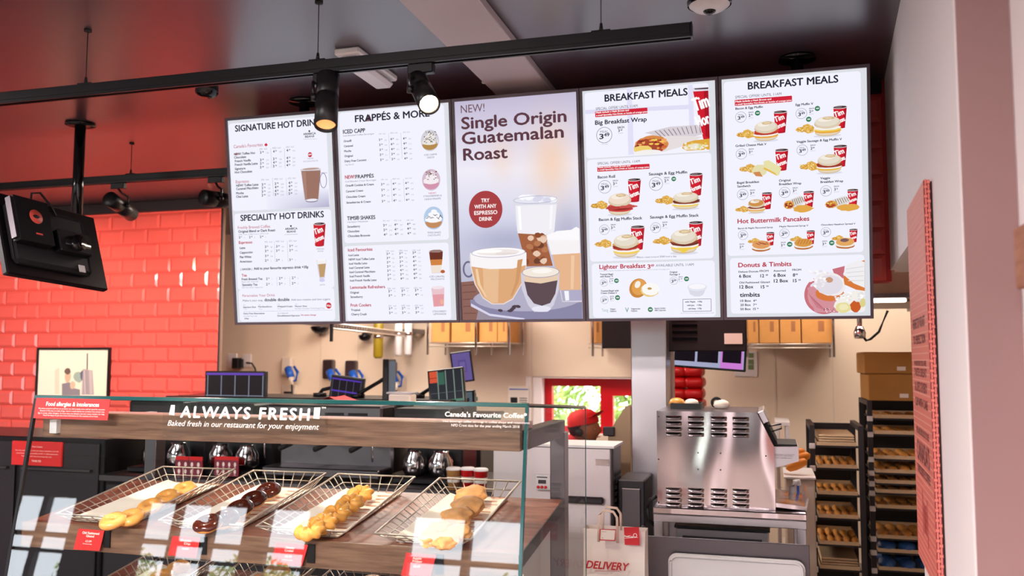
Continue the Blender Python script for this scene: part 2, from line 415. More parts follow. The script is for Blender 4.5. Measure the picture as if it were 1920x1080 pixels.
# front wall with the windows that light the room
BAYS = ((-11.1, -9.9, 2), (-8.75, -7.0, 3), (-6.72, -6.02, 1), (-4.6, -2.95, 2))
fw = MB(); fw.box((-12, FY-.2, WINZ1), (4, FY, ZC)); fw.box((-12, FY-.2, 0), (4, FY, WINZ0)); xl = -12
for a, b, n in BAYS: fw.box((xl, FY-.2, WINZ0), (a, FY, WINZ1)); xl = b
fw.box((xl, FY-.2, WINZ0), (4, FY, WINZ1))
struct('wall_front', fw, MATS['dark_grey'])
for i, (a, b, n) in enumerate(BAYS):
    f_ = MB(); w_ = (b-a)/n
    f_.box((a, FY-.14, WINZ1-.04), (b, FY-.04, WINZ1)).box((a, FY-.14, WINZ0), (b, FY-.04, WINZ0+.05)).box((a, FY-.13, 1.64), (b, FY-.05, 1.71)).box((a, FY-.13, 1.42), (b, FY-.05, 1.47))
    for k in range(n+1): x = a+w_*k; f_.box((max(a, x-.05), FY-.145, WINZ0), (min(b, x+.05), FY-.035, WINZ1))
    struct('window_%d' % (i+2), f_, MATS['dark_grey'])
# kitchen shell
kb = MB(); WX0, WX1, WZ0, WZ1 = at(985, 712, Y=YK).x, -.75, .95, at(1027, 706, Y=YK).z
ZTF = at(1060, 709, Y=YK+.12).z
kb.box((-8, YK, 0), (WX0, YK+.25, ZC)); kb.box((WX1, YK, 0), (4, YK+.25, ZC)); kb.box((WX0, YK, WZ1), (WX1, YK+.25, ZC)); kb.box((WX0, YK, 0), (WX1, YK+.25, WZ0))
wk = struct('wall_kitchen', kb, MATS['panel_beige'])
for px in (412-60, 602, 672, 997, 1452, 1560):
    x = at(px, 650, Y=YK).x; MB().box((x-.006, YK-.004, 0), (x+.006, YK, ZC)).build('joint_strip', MATS['cream_plastic'], wk)
struct('wall_kitchen_left', MB().box((-7.9, YW+.035, 0), (-7.8, YK, ZC)), MATS['panel_beige'])
struct('wall_kitchen_right', MB().box((2.4, PY+.3, 0), (2.5, YK, ZC)), MATS['panel_beige'])
# drive-through window: red frame, two lights, glass
wf = MB(); X0 = at(1027, 712, Y=YK+.15).x; X1 = WX1; xm = at(1131, 740, Y=YK+.15).x; xm2 = at(1140, 740, Y=YK+.15).x; ztop = ZTF
y0, y1 = YK+.12, YK+.2
wf.box((X0-.02, y0, WZ0), (X0+.045, y1, ztop)); wf.box((X0+.045, y0, ztop-.07), (X1, y1, ztop)); wf.box((xm-.02, y0, WZ0), (xm+.09, y1, ztop-.07)); wf.box((X0+.045, y0, WZ0), (xm-.02, y1, WZ0+.06))
wf.box((xm+.09, y0, ztop-.15), (X1, y1, ztop-.07)); wf.box((xm+.09, y0, WZ0), (X1, y1, WZ0+.06)); wf.box((X1-.07, y0, WZ0+.06), (X1, y1, ztop-.15))
wd = struct('window_1', wf, MATS['red_paint'])
MB().box((X0+.045, y0+.03, WZ0+.06), (xm-.02, y0+.04, ztop-.07)).build('pane', MATS['window_glass'], wd)
MB().box((xm+.09, y0+.03, WZ0+.06), (X1-.07, y0+.04, ztop-.15)).build('pane', MATS['window_glass'], wd)
MB().box((WX0, YK+.01, WZ0), (X0-.021, YK+.2, ztop)).box((WX0, YK+.01, ztop+.001), (X1, YK+.2, WZ1+.0)).build('reveal', MATS['plaster'], wd)
# ---------------------------------------------------------------- greenery outside
def leaves(name, m, parent, c, R_, n, size, seed):
    rnd = random.Random(seed); vs = []; fs = []
    for i in range(n):
        while True:
            p = Vector((rnd.uniform(-1, 1), rnd.uniform(-1, 1), rnd.uniform(-1, 1)))
            if .3 < p.length < 1: break
        p = Vector((p.x*R_[0], p.y*R_[1], p.z*R_[2]))+Vector(c); a = Vector((rnd.gauss(0, 1), rnd.gauss(0, 1), rnd.gauss(0, 1))).normalized(); b = a.orthogonal().normalized(); c2 = a.cross(b)
        k = size*rnd.uniform(.6, 1.3); n0 = len(vs)
        vs += [p-b*k, p+c2*k*.45, p+b*k, p-c2*k*.45]; fs.append((n0, n0+1, n0+2, n0+3))
    o = MB().add(vs, fs).build(name, m, parent); o['kind'] = 'stuff'; return o
def tree(x, y, z0, zc, R_, n, size, label, group, seed, name='tree'):
    t = thing(name, label, 'tree', (x, y, z0), group)
    tb = MB(); tb.tube([(0, 0, 0), (.05, 0, (zc-z0)*.5), (0, .05, zc-z0)], [.11, .08, .04], 8)
    rnd = random.Random(seed)
    for k in range(6):
        a = rnd.uniform(0, 6.28); h = (zc-z0)*rnd.uniform(.4, .9); tb.tube([(0, 0, h), (R_[0]*.4*math.cos(a), R_[1]*.4*math.sin(a), h+.35), (R_[0]*.8*math.cos(a), R_[1]*.8*math.sin(a), h+.8)], [.05, .03, .012], 6)
    tb.build('trunk', MATS['bark'], t); leaves('foliage', MATS['leaf'], t, (0, 0, zc-z0), R_, n, size, seed)
tree(-3.3, 11.0, -.3, 1.2, (1.15, .8, 1.5), 9000, .055, 'leafy green tree seen through the left pane of the red window', None, 3)
tree(-1.0, 11.0, -.3, 1.2, (1.12, .8, 1.4), 9000, .055, 'leafy green tree seen through the right pane of the red window', None, 4)
struct('ground', MB().box((-30, -30, -.35), (30, 30, -.3)), mat('asphalt', (150, 150, 146), .9))
for k, x in enumerate((-13.5, -10.6, -7.8, -4.6)):
    tree(x, -11.5-(k % 2), -.3, 1.0, (1.25, 1.0, 1.1), 2500, .07, '%s green tree of the row outside the front windows' % ('leftmost', 'second from left', 'third from left', 'rightmost')[k], 'trees outside the front windows', 20+k)
# ================================================================= MENU BOARDS
BW, BH = .575, math.hypot(.1303, .9839)
BV = Vector((0, -.1303, .9839)).normalized()
def board(i, label):
    O = Vector((-2.4716+i*BW, 3.73, 1.76)); M = frame(O, (1, 0, 0), BV)
    t = thing('menu_board', label, 'menu board', group='hanging menu boards', M=M)
    g = .0015; b = .013; m = MB()
    m.box((g, g, -.03), (BW-g, b, .008)); m.box((g, BH-b, -.03), (BW-g, BH, .008)); m.box((g, b, -.03), (b, BH-b, .008)); m.box((BW-b, b, -.03), (BW-g, BH-b, .008))
    m.build('bezel', MATS['bezel'], t)
    MB().box((.01, .01, -.05), (BW-.01, BH-.01, -.031), ch=.006).box((.12, .2, -.075), (BW-.12, .75, -.05), ch=.006).build('housing', MATS['black_satin'], t)
    MB().box((b, b, -.03), (BW-b, BH-b, -.001)).build('screen', MATS['black_gloss'], t)
    p = Print(O, (1, 0, 0), BV); p.t = t; p.c = None
    return p
def base(p, col): p.c = None; p.poly([(.013, .013), (BW-.013, .013), (BW-.013, BH-.013), (.013, BH-.013)], col)
INK = '26222e'; RED = 'b8283c'; GREY = 'a8a6b4'; CARD = 'f2f2ff'; BOARD = 'dcdfe6'
def price(p, x, y, s, h=9, kc=None, col=INK):
    a, b = s.split('.'); p.T(a, x, y, None, h, col); p.T(b, x+h*.85*len(a), y-h*.45, None, h*.52, col)
    if kc: p.T(kc, x+h*2.4, y-h*.05, None, h*.6, GREY, False)
def head3(p, xs, y, h=5.5, dy=0):
    for k, (x, s) in enumerate(zip(xs, ('SML', 'MED', 'LRG'))): p.T(s+'  kcal', x, y+dy*k, None, h, '9a98a8', False)
def cup(p, x, y, w_, h, txt=True):
    p.P([(x-w_/2, y), (x+w_/2, y), (x+w_*.36, y+h), (x-w_*.36, y+h)], 'd0182c')
    p.P([(x+w_*.28, y), (x+w_/2, y), (x+w_*.36, y+h), (x+w_*.22, y+h)], 'b01024')
    p.E(x, y, w_*.53, w_*.12, 'e8e6ea'); p.E(x, y-w_*.01, w_*.47, w_*.09, '3a2c30')
    p.E(x-w_*.1, y+w_*.0, w_*.25, w_*.04, '8c7474')
    p.E(x, y+h, w_*.36, w_*.06, 'b81226')
    p.T('Tim', x-w_*.40, y+h*.50, x+w_*.30, h*.26, 'ffffff', True, rot=.30, key='pic'); pass
    p.T('Hortons', x-w_*.36, y+h*.86, x+w_*.38, h*.22, 'ffffff', True, rot=.36, key='pic'); pass
def hash_(p, x, y, w_):
    rnd = random
    p.P([(x, y+w_*.02), (x+w_*.12, y-w_*.10), (x+w_*.42, y-w_*.14), (x+w_*.5, y+w_*.02), (x+w_*.36, y+w_*.14), (x+w_*.1, y+w_*.11)], 'd49a3a')
    p.P([(x+w_*.36, y-w_*.20), (x+w_*.6, y-w_*.28), (x+w_*.92, y-w_*.12), (x+w_*.9, y+w_*.12), (x+w_*.6, y+w_*.2), (x+w_*.42, y+w_*.1)], 'e0ac4c')
    for k in range(26): p.E(x+w_*rnd.uniform(.04, .46), y+w_*rnd.uniform(-.09, .10), w_*.034, w_*.022, rnd.choice(['f0cc70', 'b87c24', 'e8b850', 'f6e0a0']), .25, 6)
    for k in range(22): p.E(x+w_*rnd.uniform(.44, .88), y+w_*rnd.uniform(-.18, .12), w_*.034, w_*.026, rnd.choice(['f6e2a4', 'c48c34', 'f0cc70']), .25, 6)
def muffin(p, x, y, w_, h, fil, top='e6dccb'):
    r = w_/2; p.E(x, y+h*.97, r*1.0, h*.07, 'dcdce8'); p.E(x, y+h*.78, r*.90, h*.21, 'cdb692', .015); p.E(x, y+h*.76, r*.88, h*.19, 'e6d4b8', .015)
    yy = y+h*.72
    for k, c in enumerate(fil):
        q = yy-h*.075*k; p.E(x+random.uniform(-.03, .03)*w_, q, r*random.uniform(.95, 1.03), h*.12, c, .045, 26)
        p.E(x-r*.2, q+h*.03, r*.5, h*.035, c, .2, 12)
    p.E(x, y+h*.36, r*.93, h*.24, 'c9ae88', .015); p.E(x, y+h*.30, r*.92, h*.31, 'dccbb0', .015, 30); p.E(x-r*.04, y+h*.25, r*.84, h*.25, top, .015, 30); p.E(x-r*.2, y+h*.16, r*.5, h*.11, 'f4ede0', .05)
    p.E(x+r*.08, y+h*.09, r*.42, h*.07, 'd2ae7c', .12); p.E(x+r*.06, y+h*.085, r*.3, h*.04, 'e6d2b0', .15)
def wrapf(p, x, y, w_, h):
    p.P([(x+w_*.2, y+h*.35), (x+w_*.8, y), (x+w_, y+h*.25), (x+w_*.95, y+h*.55), (x+w_*.45, y+h)], 'e0dcdc')
    for k in range(6): p.L(x+w_*(.4+.09*k), y+h*(.28-.04*k), x+w_*(.5+.09*k), y+h*(.72-.06*k), h*.05, '8a7458')
    p.E(x+w_*.24, y+h*.66, w_*.24, h*.30, 'e0a458', .06); p.E(x+w_*.22, y+h*.68, w_*.19, h*.22, 'a8432a', .15)
    for k in range(8): p.E(x+w_*random.uniform(.08, .36), y+h*random.uniform(.5, .85), w_*.05, h*.06, random.choice(['e0b040', '7c2c1c', 'f2d060', 'c8562e']), .2, 7)
def meal(p, x, y, r, small=True):
    p.ring(x, y, r, r*.055, '6a6676'); p.T('MEAL', x-r*.5, y-r*.25, x+r*.5, r*.30, '7a7686', False)
    p.T('3', x-r*.62, y+r*.5, x-r*.12, r*.62, INK); p.T('49', x-r*.04, y+r*.18, x+r*.62, r*.42, INK)
def each(p, x, y, s, h=9):
    p.T('EACH', x, y, None, h*.5, '4a4654'); price(p, x, y+h*1.4, s, h); p.T('kcal 412', x, y+h*2.1, None, h*.38, GREY, False)
def gbadge(p, x, y, r): p.E(x, y, r, r, '2c7a54'); p.T('400', x-r*.6, y+r*.28, x+r*.6, r*.55, 'ffffff')
def card2(p, x0, y0, x1, y1, r=6):
    p.ctx(0, 0, 1); p.RR(x0, y0, x1, y1, r, CARD)
def card(p, x0, y0, x1, y1, r=14): p.RR(x0, y0, x1, y1, r, CARD)
# ---- board 1: hot drinks
p = board(0, 'leftmost menu screen headed SIGNATURE HOT DRINKS and SPECIALITY HOT DRINKS'); base(p, BOARD)
card2(p, 428.5, 232, 618.5, 387); card2(p, 439, 401, 627, 539.5); card2(p, 447, 543.5, 629, 601)
p.ctx(400, 210, 5.684)
p.grad(560, 850, 1236, 1010, lambda a, b: (238-60*b*a, 238-62*b*a, 252-46*b*a), 10, 5)
# latte glass
p.P([(930, 608), (1146, 600), (1122, 950), (975, 955)], 'd6cfd8'); p.P([(938, 630), (1143, 622), (1118, 930), (978, 936)], '9c7264'); p.P([(945, 640), (985, 638), (1000, 930), (978, 932)], 'ab8274')
p.E(1038, 604, 108, 16, 'eae4ea'); p.E(1038, 606, 100, 10, 'b99a90'); p.E(1050, 945, 72, 18, '8c8696'); p.E(1050, 938, 68, 14, 'ecebf6')
p.ring(1172, 730, 42, 8, '8f8aa8', 82); p.L(1144, 648, 1215, 648, 5, 'a29db8')
p.T('SIGNATURE HOT DRINKS', 232, 210, 1180, 66)
p.E(1023, 204, 10, 10, INK); p.T('ARABICA', 958, 247, 1092, 22); p.T('BEANS', 978, 274, 1076, 20); p.L(955, 290, 1105, 288, 3, GREY)
p.T("Canada's Favourites", 218, 386, 528, 34, RED, False)
for a, b, r in ((562, 350, 15), (552, 350, 9), (572, 350, 9), (562, 340, 9)): p.E(a, b, r, r, 'd0243c', .25, 10)
p.L(562, 350, 562, 374, 4, 'd0243c')
head3(p, (492, 630, 775), 405, 17, -11)
for (s, y) in (('NEW! Toffee Hot', 462), ('Chocolate', 497), ('French Vanilla', 536), ('French Vanilla Latte', 575), ('Signature', 618), ('Hot Chocolate', 655)):
    p.T(s, 222 if y < 500 else 230, y, None, 24, INK)
p.T('NEW!', 222, 462, 278, 24, 'c84a5c', key='pic')
for y, v in ((445, ('3.99 320', '4.39 393', '4.79 452')), (525, ('3.49 273', '3.79 338', '4.29 392')), (563, ('3.79 238', '4.09 302', '4.49 364')), (603, ('3.49 259', '3.79 313', '4.09 377'))):
    for k, x in enumerate((498, 636, 780)): a, b = v[k].split(); price(p, x, y-11*k, a, 27, b)
for x in (612, 757): p.L(x, 385, x+8, 600, 3, GREY)
p.T('Espresso', 240, 760, 380, 32, RED, False)
for s, y in (('NEW! Toffee Latte', 797), ('Caramel Macchiato', 832), ('Mocha', 878), ('Chai Latte', 915)): p.T(s, 244, y, None, 24, INK)
head3(p, (510, 650, 795), 732, 17, -8)
for y, v in ((787, ('3.99 178', '3.99 268', '4.29 345')), (824, ('3.79 138', '4.09 194', '4.49 261')), (864, ('3.79 244', '4.09 306', '4.39 376')), (902, ('3.49 150', '3.59 218', '3.99 276'))):
    for k, x in enumerate((516, 655, 802)): a, b = v[k].split(); price(p, x, y-9*k, a, 27, b)
for x in (630, 775): p.L(x, 700, x+12, 890, 3, GREY)
p.E(1030, 455, 26, 27, 'c8233c'); p.T('NEW', 1010, 463, 1050, 16, 'ffffff'); p.T('TOFFEE', 1000, 505, 1068, 14, '8c8898', False); p.T('HOT CHOCOLATE', 958, 536, 1114, 15, '8c8898', False)
p.ctx(400, 380, 4.5)
cup(p, 896, 178, 104, 186)
p.P([(868, 485), (956, 480), (940, 640), (896, 645)], 'd8d6e4'); p.P([(885, 520), (950, 514), (936, 625), (900, 630)], 'c09a6a'); p.P([(872, 490), (953, 486), (950, 514), (878, 520)], 'f2eeee')
p.E(912, 482, 44, 10, 'f6f4f8'); p.E(918, 655, 26, 14, 'd2cef0')
p.T('SPECIALITY HOT DRINKS', 230, 155, 932, 50)
p.T('Freshly Brewed Coffee', 208, 223, 480, 24, RED, False); p.T('Original Blend or Dark Roast', 212, 254, 522, 20)
for k, (x, s) in enumerate(((216, '2.19'), (302, '2.49'), (394, '2.99'))): price(p, x, 302-2*k, s, 19, '2')
p.T('SML kcal | MED kcal | LRG kcal', 215, 275, 465, 10, '9a98a8', False)
p.E(655, 197, 8, 8, INK); p.T('ARABICA', 606, 230, 710, 17); p.T('BEANS', 622, 253, 696, 16); p.L(600, 270, 712, 266, 3, GREY)
p.T('Espresso', 216, 348, 328, 23, RED)
for s, y in (('Latte', 391), ('Cappuccino', 430), ('Flat White', 468), ('Americano', 506)): p.T(s, 224, y, None, 18)
head3(p, (434, 528, 638), 338, 13, -4)
for y, v in ((382, ('3.19 88', '3.59 156', '3.99 184')), (418, ('3.19 80', '3.59 98', '3.99 140')), (460, ('3.29 108',)), (498, ('2.59 2', '2.89 4', '3.19 5'))):
    for k, a in enumerate(v): a, b = a.split(); price(p, (436, 530, 642)[k], y-3*k, a, 20, b)
for x in (514, 624): p.L(x, 322, x+8, 500, 2, GREY)
p.T('| GINGER |', 230, 570, 326, 15); p.T('Add to your favourite espresso drink +30p', 342, 566, 802, 21)
p.T('Tea', 240, 624, 282, 22, RED)
p.T('Fresh Brewed Tea', 240, 655, 414, 18); p.T('Made with whole leaf', 240, 674, 380, 10, '8c8ca0', False); p.T('Specialty Tea', 244, 702, 372, 18); p.T('Earl Grey, Green, Peppermint', 244, 722, 420, 10, '8c8ca0', False)
for y, v in ((652, ('2.19 1', '2.49 3', '2.79 5')), (698, ('2.29 2', '2.59 3', '2.99 5'))):
    for k, a in enumerate(v): a, b = a.split(); price(p, (446, 554, 664)[k], y-4*k, a, 20, b)
for x in (535, 645): p.L(x, 625, x+4, 705, 2, GREY)
p.T('ORIGINAL', 872, 396, 938, 9, '6c6878', False); p.T('BLEND', 882, 414, 930, 9, '6c6878', False); p.T('LATTE', 900, 699, 942, 10, '6c6878', False)
p.T('Personalise Your Drink', 247, 795, 522, 21, RED, False); p.T('Make it your way,', 250, 834, 420, 16, INK, False); p.T('double double', 432, 832, 642, 25); p.T('Add two creams and two sugars.', 658, 827, 990, 16, INK, False)
for s, x0, x1, y in (('Espresso Shot', 254, 360, 888), ('Marshmallows', 380, 494, 884), ('Whipped Cream', 540, 668, 882), ('Flavour Shot', 690, 790, 880)): p.T(s, x0, y, x1, 12)
for s, x0, y in (('Extra', 252, 868), ('Add', 380, 866), ('Add', 540, 862), ('Add a', 690, 860)): p.T(s, x0, y, None, 8, GREY, False)
p.T('Caramel, Chocolate, Vanilla (Sugar Free)', 690, 898, 938, 10, '8c8ca0', False); p.T('11 kcal', 254, 904, None, 9, GREY, False); p.T('79 kcal', 382, 902, None, 9, GREY, False); p.T('70 kcal', 540, 899, None, 9, GREY, False)
p.E(974, 868, 25, 26, 'c81e34'); p.T('50p', 956, 876, 992, 15, 'ffffff'); p.L(255, 920, 1008, 905, 2, 'a8a8b8')
p.T('Dairy Free Alternatives', 256, 942, 432, 12); p.T('Coconut, Soya, Oat', 256, 962, 370, 10, '8c8ca0', False); p.T('30p', 262, 983, 300, 11); p.T('Try Coffee with', 542, 938, 632, 10, '6c6878', False); p.T('Decaffeinated Espresso', 542, 960, 730, 12); p.T('No extra charge', 740, 954, 866, 12, 'b8283c')
p.build(p.t, 'screen_picture', 'menu_text', m_screen)
# ---- board 2: frappes
p = board(1, 'second menu screen from the left, headed FRAPPÉS & MORE'); base(p, BOARD)
p.ctx(620, 180, 2.456)
card(p, 38, 78, 545, 660); card(p, 62, 692, 556, 1030)
p.T('FRAPPÉS & MORE', 112, 121, 455, 31)
p.P([(160, 117), (178, 84), (190, 115)], '7a5a62')
p.T('ICED CAPP', 57, 174, 158, 18); p.T('Iced Blended Coffee Beverages', 58, 187, 200, 7, '77738a', False)
def rows(xl, names, y, dy, xs, dxs, vals, sl=-3.0, h=9.5, hx=None):
    for k, s in enumerate(names):
        p.T(s, xl+1.2*k, y+dy*k, None, h*.98, INK)
    for k, v in enumerate(vals):
        for j, a in enumerate(v.split()):
            q, b = a.split('/'); price(p, xs[j]+dxs*k, y+dy*k-6+sl*j, q, h*1.1, b)
rows(60, ('Oreo®', 'Caramel', 'Mocha', 'Original', 'Dairy Free Coconut'), 213, 23, (222, 275, 333), 1.5, ('3.99/222 4.39/444 4.69/595', '3.99/344 4.39/479 4.69/615', '3.79/340 4.29/472 4.59/604', '3.59/311 3.99/305 4.39/399', '3.59/263 3.99/305 4.39/340'))
head3(p, (222, 275, 333), 178, 6, -4); [p.L(x, 172-3*j, x+6, 290-3*j, 1.2, GREY) for j, x in enumerate((267, 323))]
p.T('Vg 5kcal', 66, 320, 106, 6, '77738a', False)
p.T('NEW!', 66, 382, 110, 16, 'b83048'); p.T('FRAPPÉS', 114, 380, 198, 16); p.T('Iced Blended Cream Beverages', 68, 398, 210, 7, '77738a', False)
rows(69, ('Oreo® Cookies & Cream', 'Caramel Cream', 'Chocolate Cream', 'Strawberries & Cream'), 418, 26, (232, 285, 343), 1.2, ('3.99/308 4.39/370 4.79/472', '3.79/290 4.19/341 4.59/438', '3.79/318 4.19/412 4.59/515', '3.79/238 4.19/323 4.59/408'))
head3(p, (232, 285, 343), 388, 6, -3); [p.L(x, 384-3*j, x+6, 488-3*j, 1.2, GREY) for j, x in enumerate((278, 335))]
p.T('TIMS® SHAKES', 76, 572, 205, 17); p.T('Hardspun Milkshakes', 78, 584, 172, 7, '77738a', False)
rows(77, ('Strawberry', 'Chocolate', 'Chocolate Brownie'), 607, 21.5, (242, 293, 351), 1.2, ('3.59/313 4.19/347 4.69/489', '3.59/318 4.19/347 4.69/488', '4.19/394 4.59/441 4.99/580'), h=10)
head3(p, (240, 292, 350), 578, 6, -1.5)
p.T('Iced Favourites', 80, 716, 192, 14, RED)
rows(82, ('Iced Latte', 'NEW! Iced Toffee Latte', 'Iced Vanilla Latte', 'Iced Caramel Latte', 'Iced Caramel Macchiato', 'Iced French Vanilla', 'Iced French Vanilla Latte'), 738, 19.4, (257, 316, 377), .9, ('3.29/80 3.59/99 3.89/134', '3.59/120 3.99/170 4.39/215', '3.59/93 3.99/138 4.39/176', '3.59/100 3.99/156 4.39/214', '3.79/128 4.09/163 4.49/193', '3.49/267 3.79/302 4.09/404', '3.79/276 4.09/328 4.49/384'), sl=-2.4, h=9.4)
head3(p, (255, 315, 376), 718, 7, -2)
p.T('Lemonade Refreshers', 90, 888, 250, 13.5, RED); rows(90, ('Original', 'Strawberry'), 910, 20, (266, 326, 388), 1, ('3.19/41 3.59/57 3.99/75', '3.59/66 3.99/113 4.39/142'), sl=-2, h=9.6)
head3(p, (262, 322, 384), 890, 7, -1.5)
p.T('Fruit Coolers', 92, 970, 186, 13.5, RED); rows(94, ('Tropical', 'Cherry Crush'), 990, 20, (268, 328, 390), 1, ('3.49/135 3.79/179 3.99/232', '3.49/135 3.79/186 3.99/262'), sl=-1, h=9.6)
head3(p, (266, 326, 387), 970, 7, -1)
def disc(x, y, r, bgc, bowl, top):
    p.E(x, y, r, r*1.1, bgc, 0, 36); p.E(x, y+r*.35, r*.86, r*.62, bowl, 0, 30, a0=180, a1=360); p.E(x, y+r*.12, r*.86, r*.34, top, .06)
    p.E(x+r*.02, y-r*.28, r*.6, r*.34, top, .08); p.E(x+r*.05, y-r*.62, r*.3, r*.22, top, .08)
disc(457, 205, 45, 'd4d0da', 'b48a4c', 'ece6e2')
for k in range(46): p.E(457+random.uniform(-30, 30), 190+random.uniform(-28, 26), 3.5, 2, random.choice(['3c3230', '6c625c', 'a49c98']), .3, 6)
disc(463, 386, 45, 'd4bccc', 'd294ac', 'f4ecf0')
for k in range(26): p.E(463+random.uniform(-24, 24), 368+random.uniform(-22, 18), 4.5, 1.6, random.choice(['5a2c2a', '803a3a']), .3, 6)
disc(474, 562, 48, 'b4cce8', 'c48a5c', 'f8f8fc')
for k in range(9): p.L(440+8*k, 556+random.uniform(-14, 10), 452+8*k, 566+random.uniform(-20, 6), 2.4, '4a2c24')
for s, x0, x1, y, cc in (('ICED CAPP®', 432, 490, 276, '66627a'), ('OREO®', 444, 478, 288, '66627a'), ('NEW!', 452, 486, 452, 'c02c44'), ('STRAWBERRIES &', 428, 512, 466, '66627a'), ('CREAM FRAPPÉ', 432, 508, 480, '66627a'), ('TIMS® SHAKE', 446, 508, 634, '66627a'), ('CHOCOLATE', 448, 506, 646, '66627a'), ('ICED CARAMEL', 456, 526, 836, '66627a'), ('MACCHIATO', 462, 524, 848, '66627a'), ('STRAWBERRY', 470, 534, 996, '66627a'), ('LEMONADE', 474, 532, 1008, '66627a')): p.T(s, x0, y, x1, 8, cc, False)
p.P([(452, 712), (518, 710), (508, 815), (466, 817)], 'e2d8de'); p.P([(454, 718), (517, 716), (515, 752), (458, 754)], '6a2c1c'); p.P([(458, 754), (515, 752), (512, 780), (463, 782)], 'd0823e'); p.P([(463, 780), (512, 778), (508, 812), (467, 814)], 'f0e2d2'); p.E(485, 714, 32, 7, '9a7a74', .1); p.E(516, 808, 11, 8, 'b85c30', .15)
p.P([(464, 884), (524, 880), (522, 968), (474, 971)], 'e8c4cc'); p.P([(470, 915), (522, 912), (521, 966), (476, 969)], 'e49ca4'); p.E(494, 882, 30, 8, 'f2e2ea', .1); p.E(512, 948, 9, 12, 'f0b098')
p.build(p.t, 'screen_picture', 'menu_text', m_screen)
# ---- board 3: guatemalan roast
p = board(2, 'middle menu screen advertising Single Origin Guatemalan Roast with coffee glasses'); p.lay = 1e-5
p.c = None
def lerp(a, b, t): return tuple(a[i]+(b[i]-a[i])*t for i in range(3))
def g3(a, b):
    c = lerp((196, 188, 214), (240, 236, 248), min(1, b/.32)) if b < .32 else (lerp((240, 236, 248), (206, 208, 230), (b-.32)/.3) if b < .62 else lerp((206, 208, 230), (170, 168, 190), (b-.62)/.38))
    wv = math.exp(-((a-.78)/.16)**2-((b-.3)/.17)**2)*.75+math.exp(-((a-.38)/.1)**2-((b-.26)/.1)**2)*.4
    c = lerp(c, (246, 206, 176), min(1, wv)); dk = math.exp(-((a-.4)/.3)**2-((b-.64)/.06)**2)*.5+math.exp(-((a-.9)/.12)**2-((b-.6)/.1)**2)*.4
    return lerp(c, (150, 150, 182), min(.8, dk))
V0 = Print(p.O, (1, 0, 0), BV)
a_, b_ = (.013, BH-.013), (BW-.013, .013)
p.c = None; p.grad(a_[0], a_[1], b_[0], b_[1], g3, 26, 44)
p.ctx(840, 150, 2.296)
p.P([(57, 870), (150, 862), (150, 1040), (62, 1040)], '8c6258'); p.P([(150, 900), (577, 880), (578, 1040), (120, 1040)], '9a8e9c')
for k in range(5): p.L(60+2*k, 885+30*k, 120, 880+31*k, 3, '6c463e')
p.E(335, 945, 240, 62, 'a6a2bc', 0, 40); p.P([(96, 945), (96, 968), (180, 1020), (330, 1038), (577, 1030), (577, 960)], '8a86a6'); p.E(340, 940, 238, 56, 'b2aec6', 0, 40); p.P([(100, 962), (98, 974), (180, 1016), (330, 1034), (330, 1026), (180, 1006)], 'd8d4ec')
# tall iced glass
p.P([(278, 510), (472, 505), (455, 660), (425, 700), (455, 800), (322, 805), (312, 650), (298, 650)], 'dcdce8'); p.P([(300, 655), (440, 650), (425, 700), (452, 800), (338, 803)], 'a4603e')
p.P([(290, 540), (468, 535), (458, 650), (440, 668), (300, 660)], 'f0eef4'); p.E(375, 515, 94, 16, 'e6e6f2', .03)
for k in range(12): p.E(300+random.uniform(0, 150), 512+random.uniform(-12, 8), 20, 12, random.choice(['fafaff', 'ececf6', 'd8d8ea']), .15, 8)
for k in range(16): p.E(325+random.uniform(0, 105), 665+random.uniform(0, 120), 16, 13, random.choice(['b87850', '8a4828', 'd8a888', '6c3c28', 'e8c8b0']), .2, 8)
p.ring(375, 515, 97, 2, 'a8a4c0', 17)
# right glass
p.P([(420, 665), (566, 660), (576, 955), (492, 955), (455, 760)], 'e2dce6'); p.P([(450, 750), (570, 745), (572, 905), (482, 905)], 'e6b48c'); p.P([(425, 680), (566, 670), (568, 745), (445, 752)], 'f6f2f4'); p.P([(486, 905), (574, 903), (576, 950), (494, 952)], 'b0acc8'); p.P([(500, 908), (520, 908), (522, 948), (506, 950)], 'f4f4fc')
p.P([(425, 668), (470, 650), (530, 645), (552, 632), (566, 640), (566, 690), (430, 690)], 'fbf9fb')
# big cup
p.ring(88, 815, 26, 8, '6c6888', 36)
p.P([(93, 750), (338, 745), (338, 800), (318, 880), (280, 945), (240, 966), (190, 966), (150, 940), (115, 880), (95, 800)], 'e8dce0')
p.P([(100, 800), (336, 795), (316, 875), (278, 940), (238, 962), (192, 962), (152, 936), (120, 880)], 'dea878'); p.P([(150, 805), (220, 802), (215, 958), (192, 960), (155, 934)], 'e8bc92')
p.P([(96, 745), (337, 742), (337, 796), (280, 812), (180, 814), (101, 803)], 'f8f4f6'); p.E(216, 742, 121, 22, 'fbf9fb', 0, 40); p.E(216, 742, 95, 13, 'efe6e4', 0, 30); p.ring(216, 742, 122, 3, 'b4aec4', 23)
p.P([(300, 775), (322, 770), (305, 868), (280, 925), (268, 935), (290, 870)], 'd09868'); p.P([(118, 815), (128, 812), (140, 880), (168, 935), (158, 930), (128, 880)], 'f0cfa8'); p.E(180, 738, 60, 7, 'fffdfc', .1); p.E(250, 748, 50, 5, 'e6dad8', .1)
p.P([(530, 755), (545, 755), (540, 900), (528, 900)], 'f0c8a4'); p.P([(300, 545), (312, 545), (318, 645), (308, 645)], 'ffffff'); p.P([(440, 540), (452, 540), (446, 640), (436, 645)], 'f8f8fc')
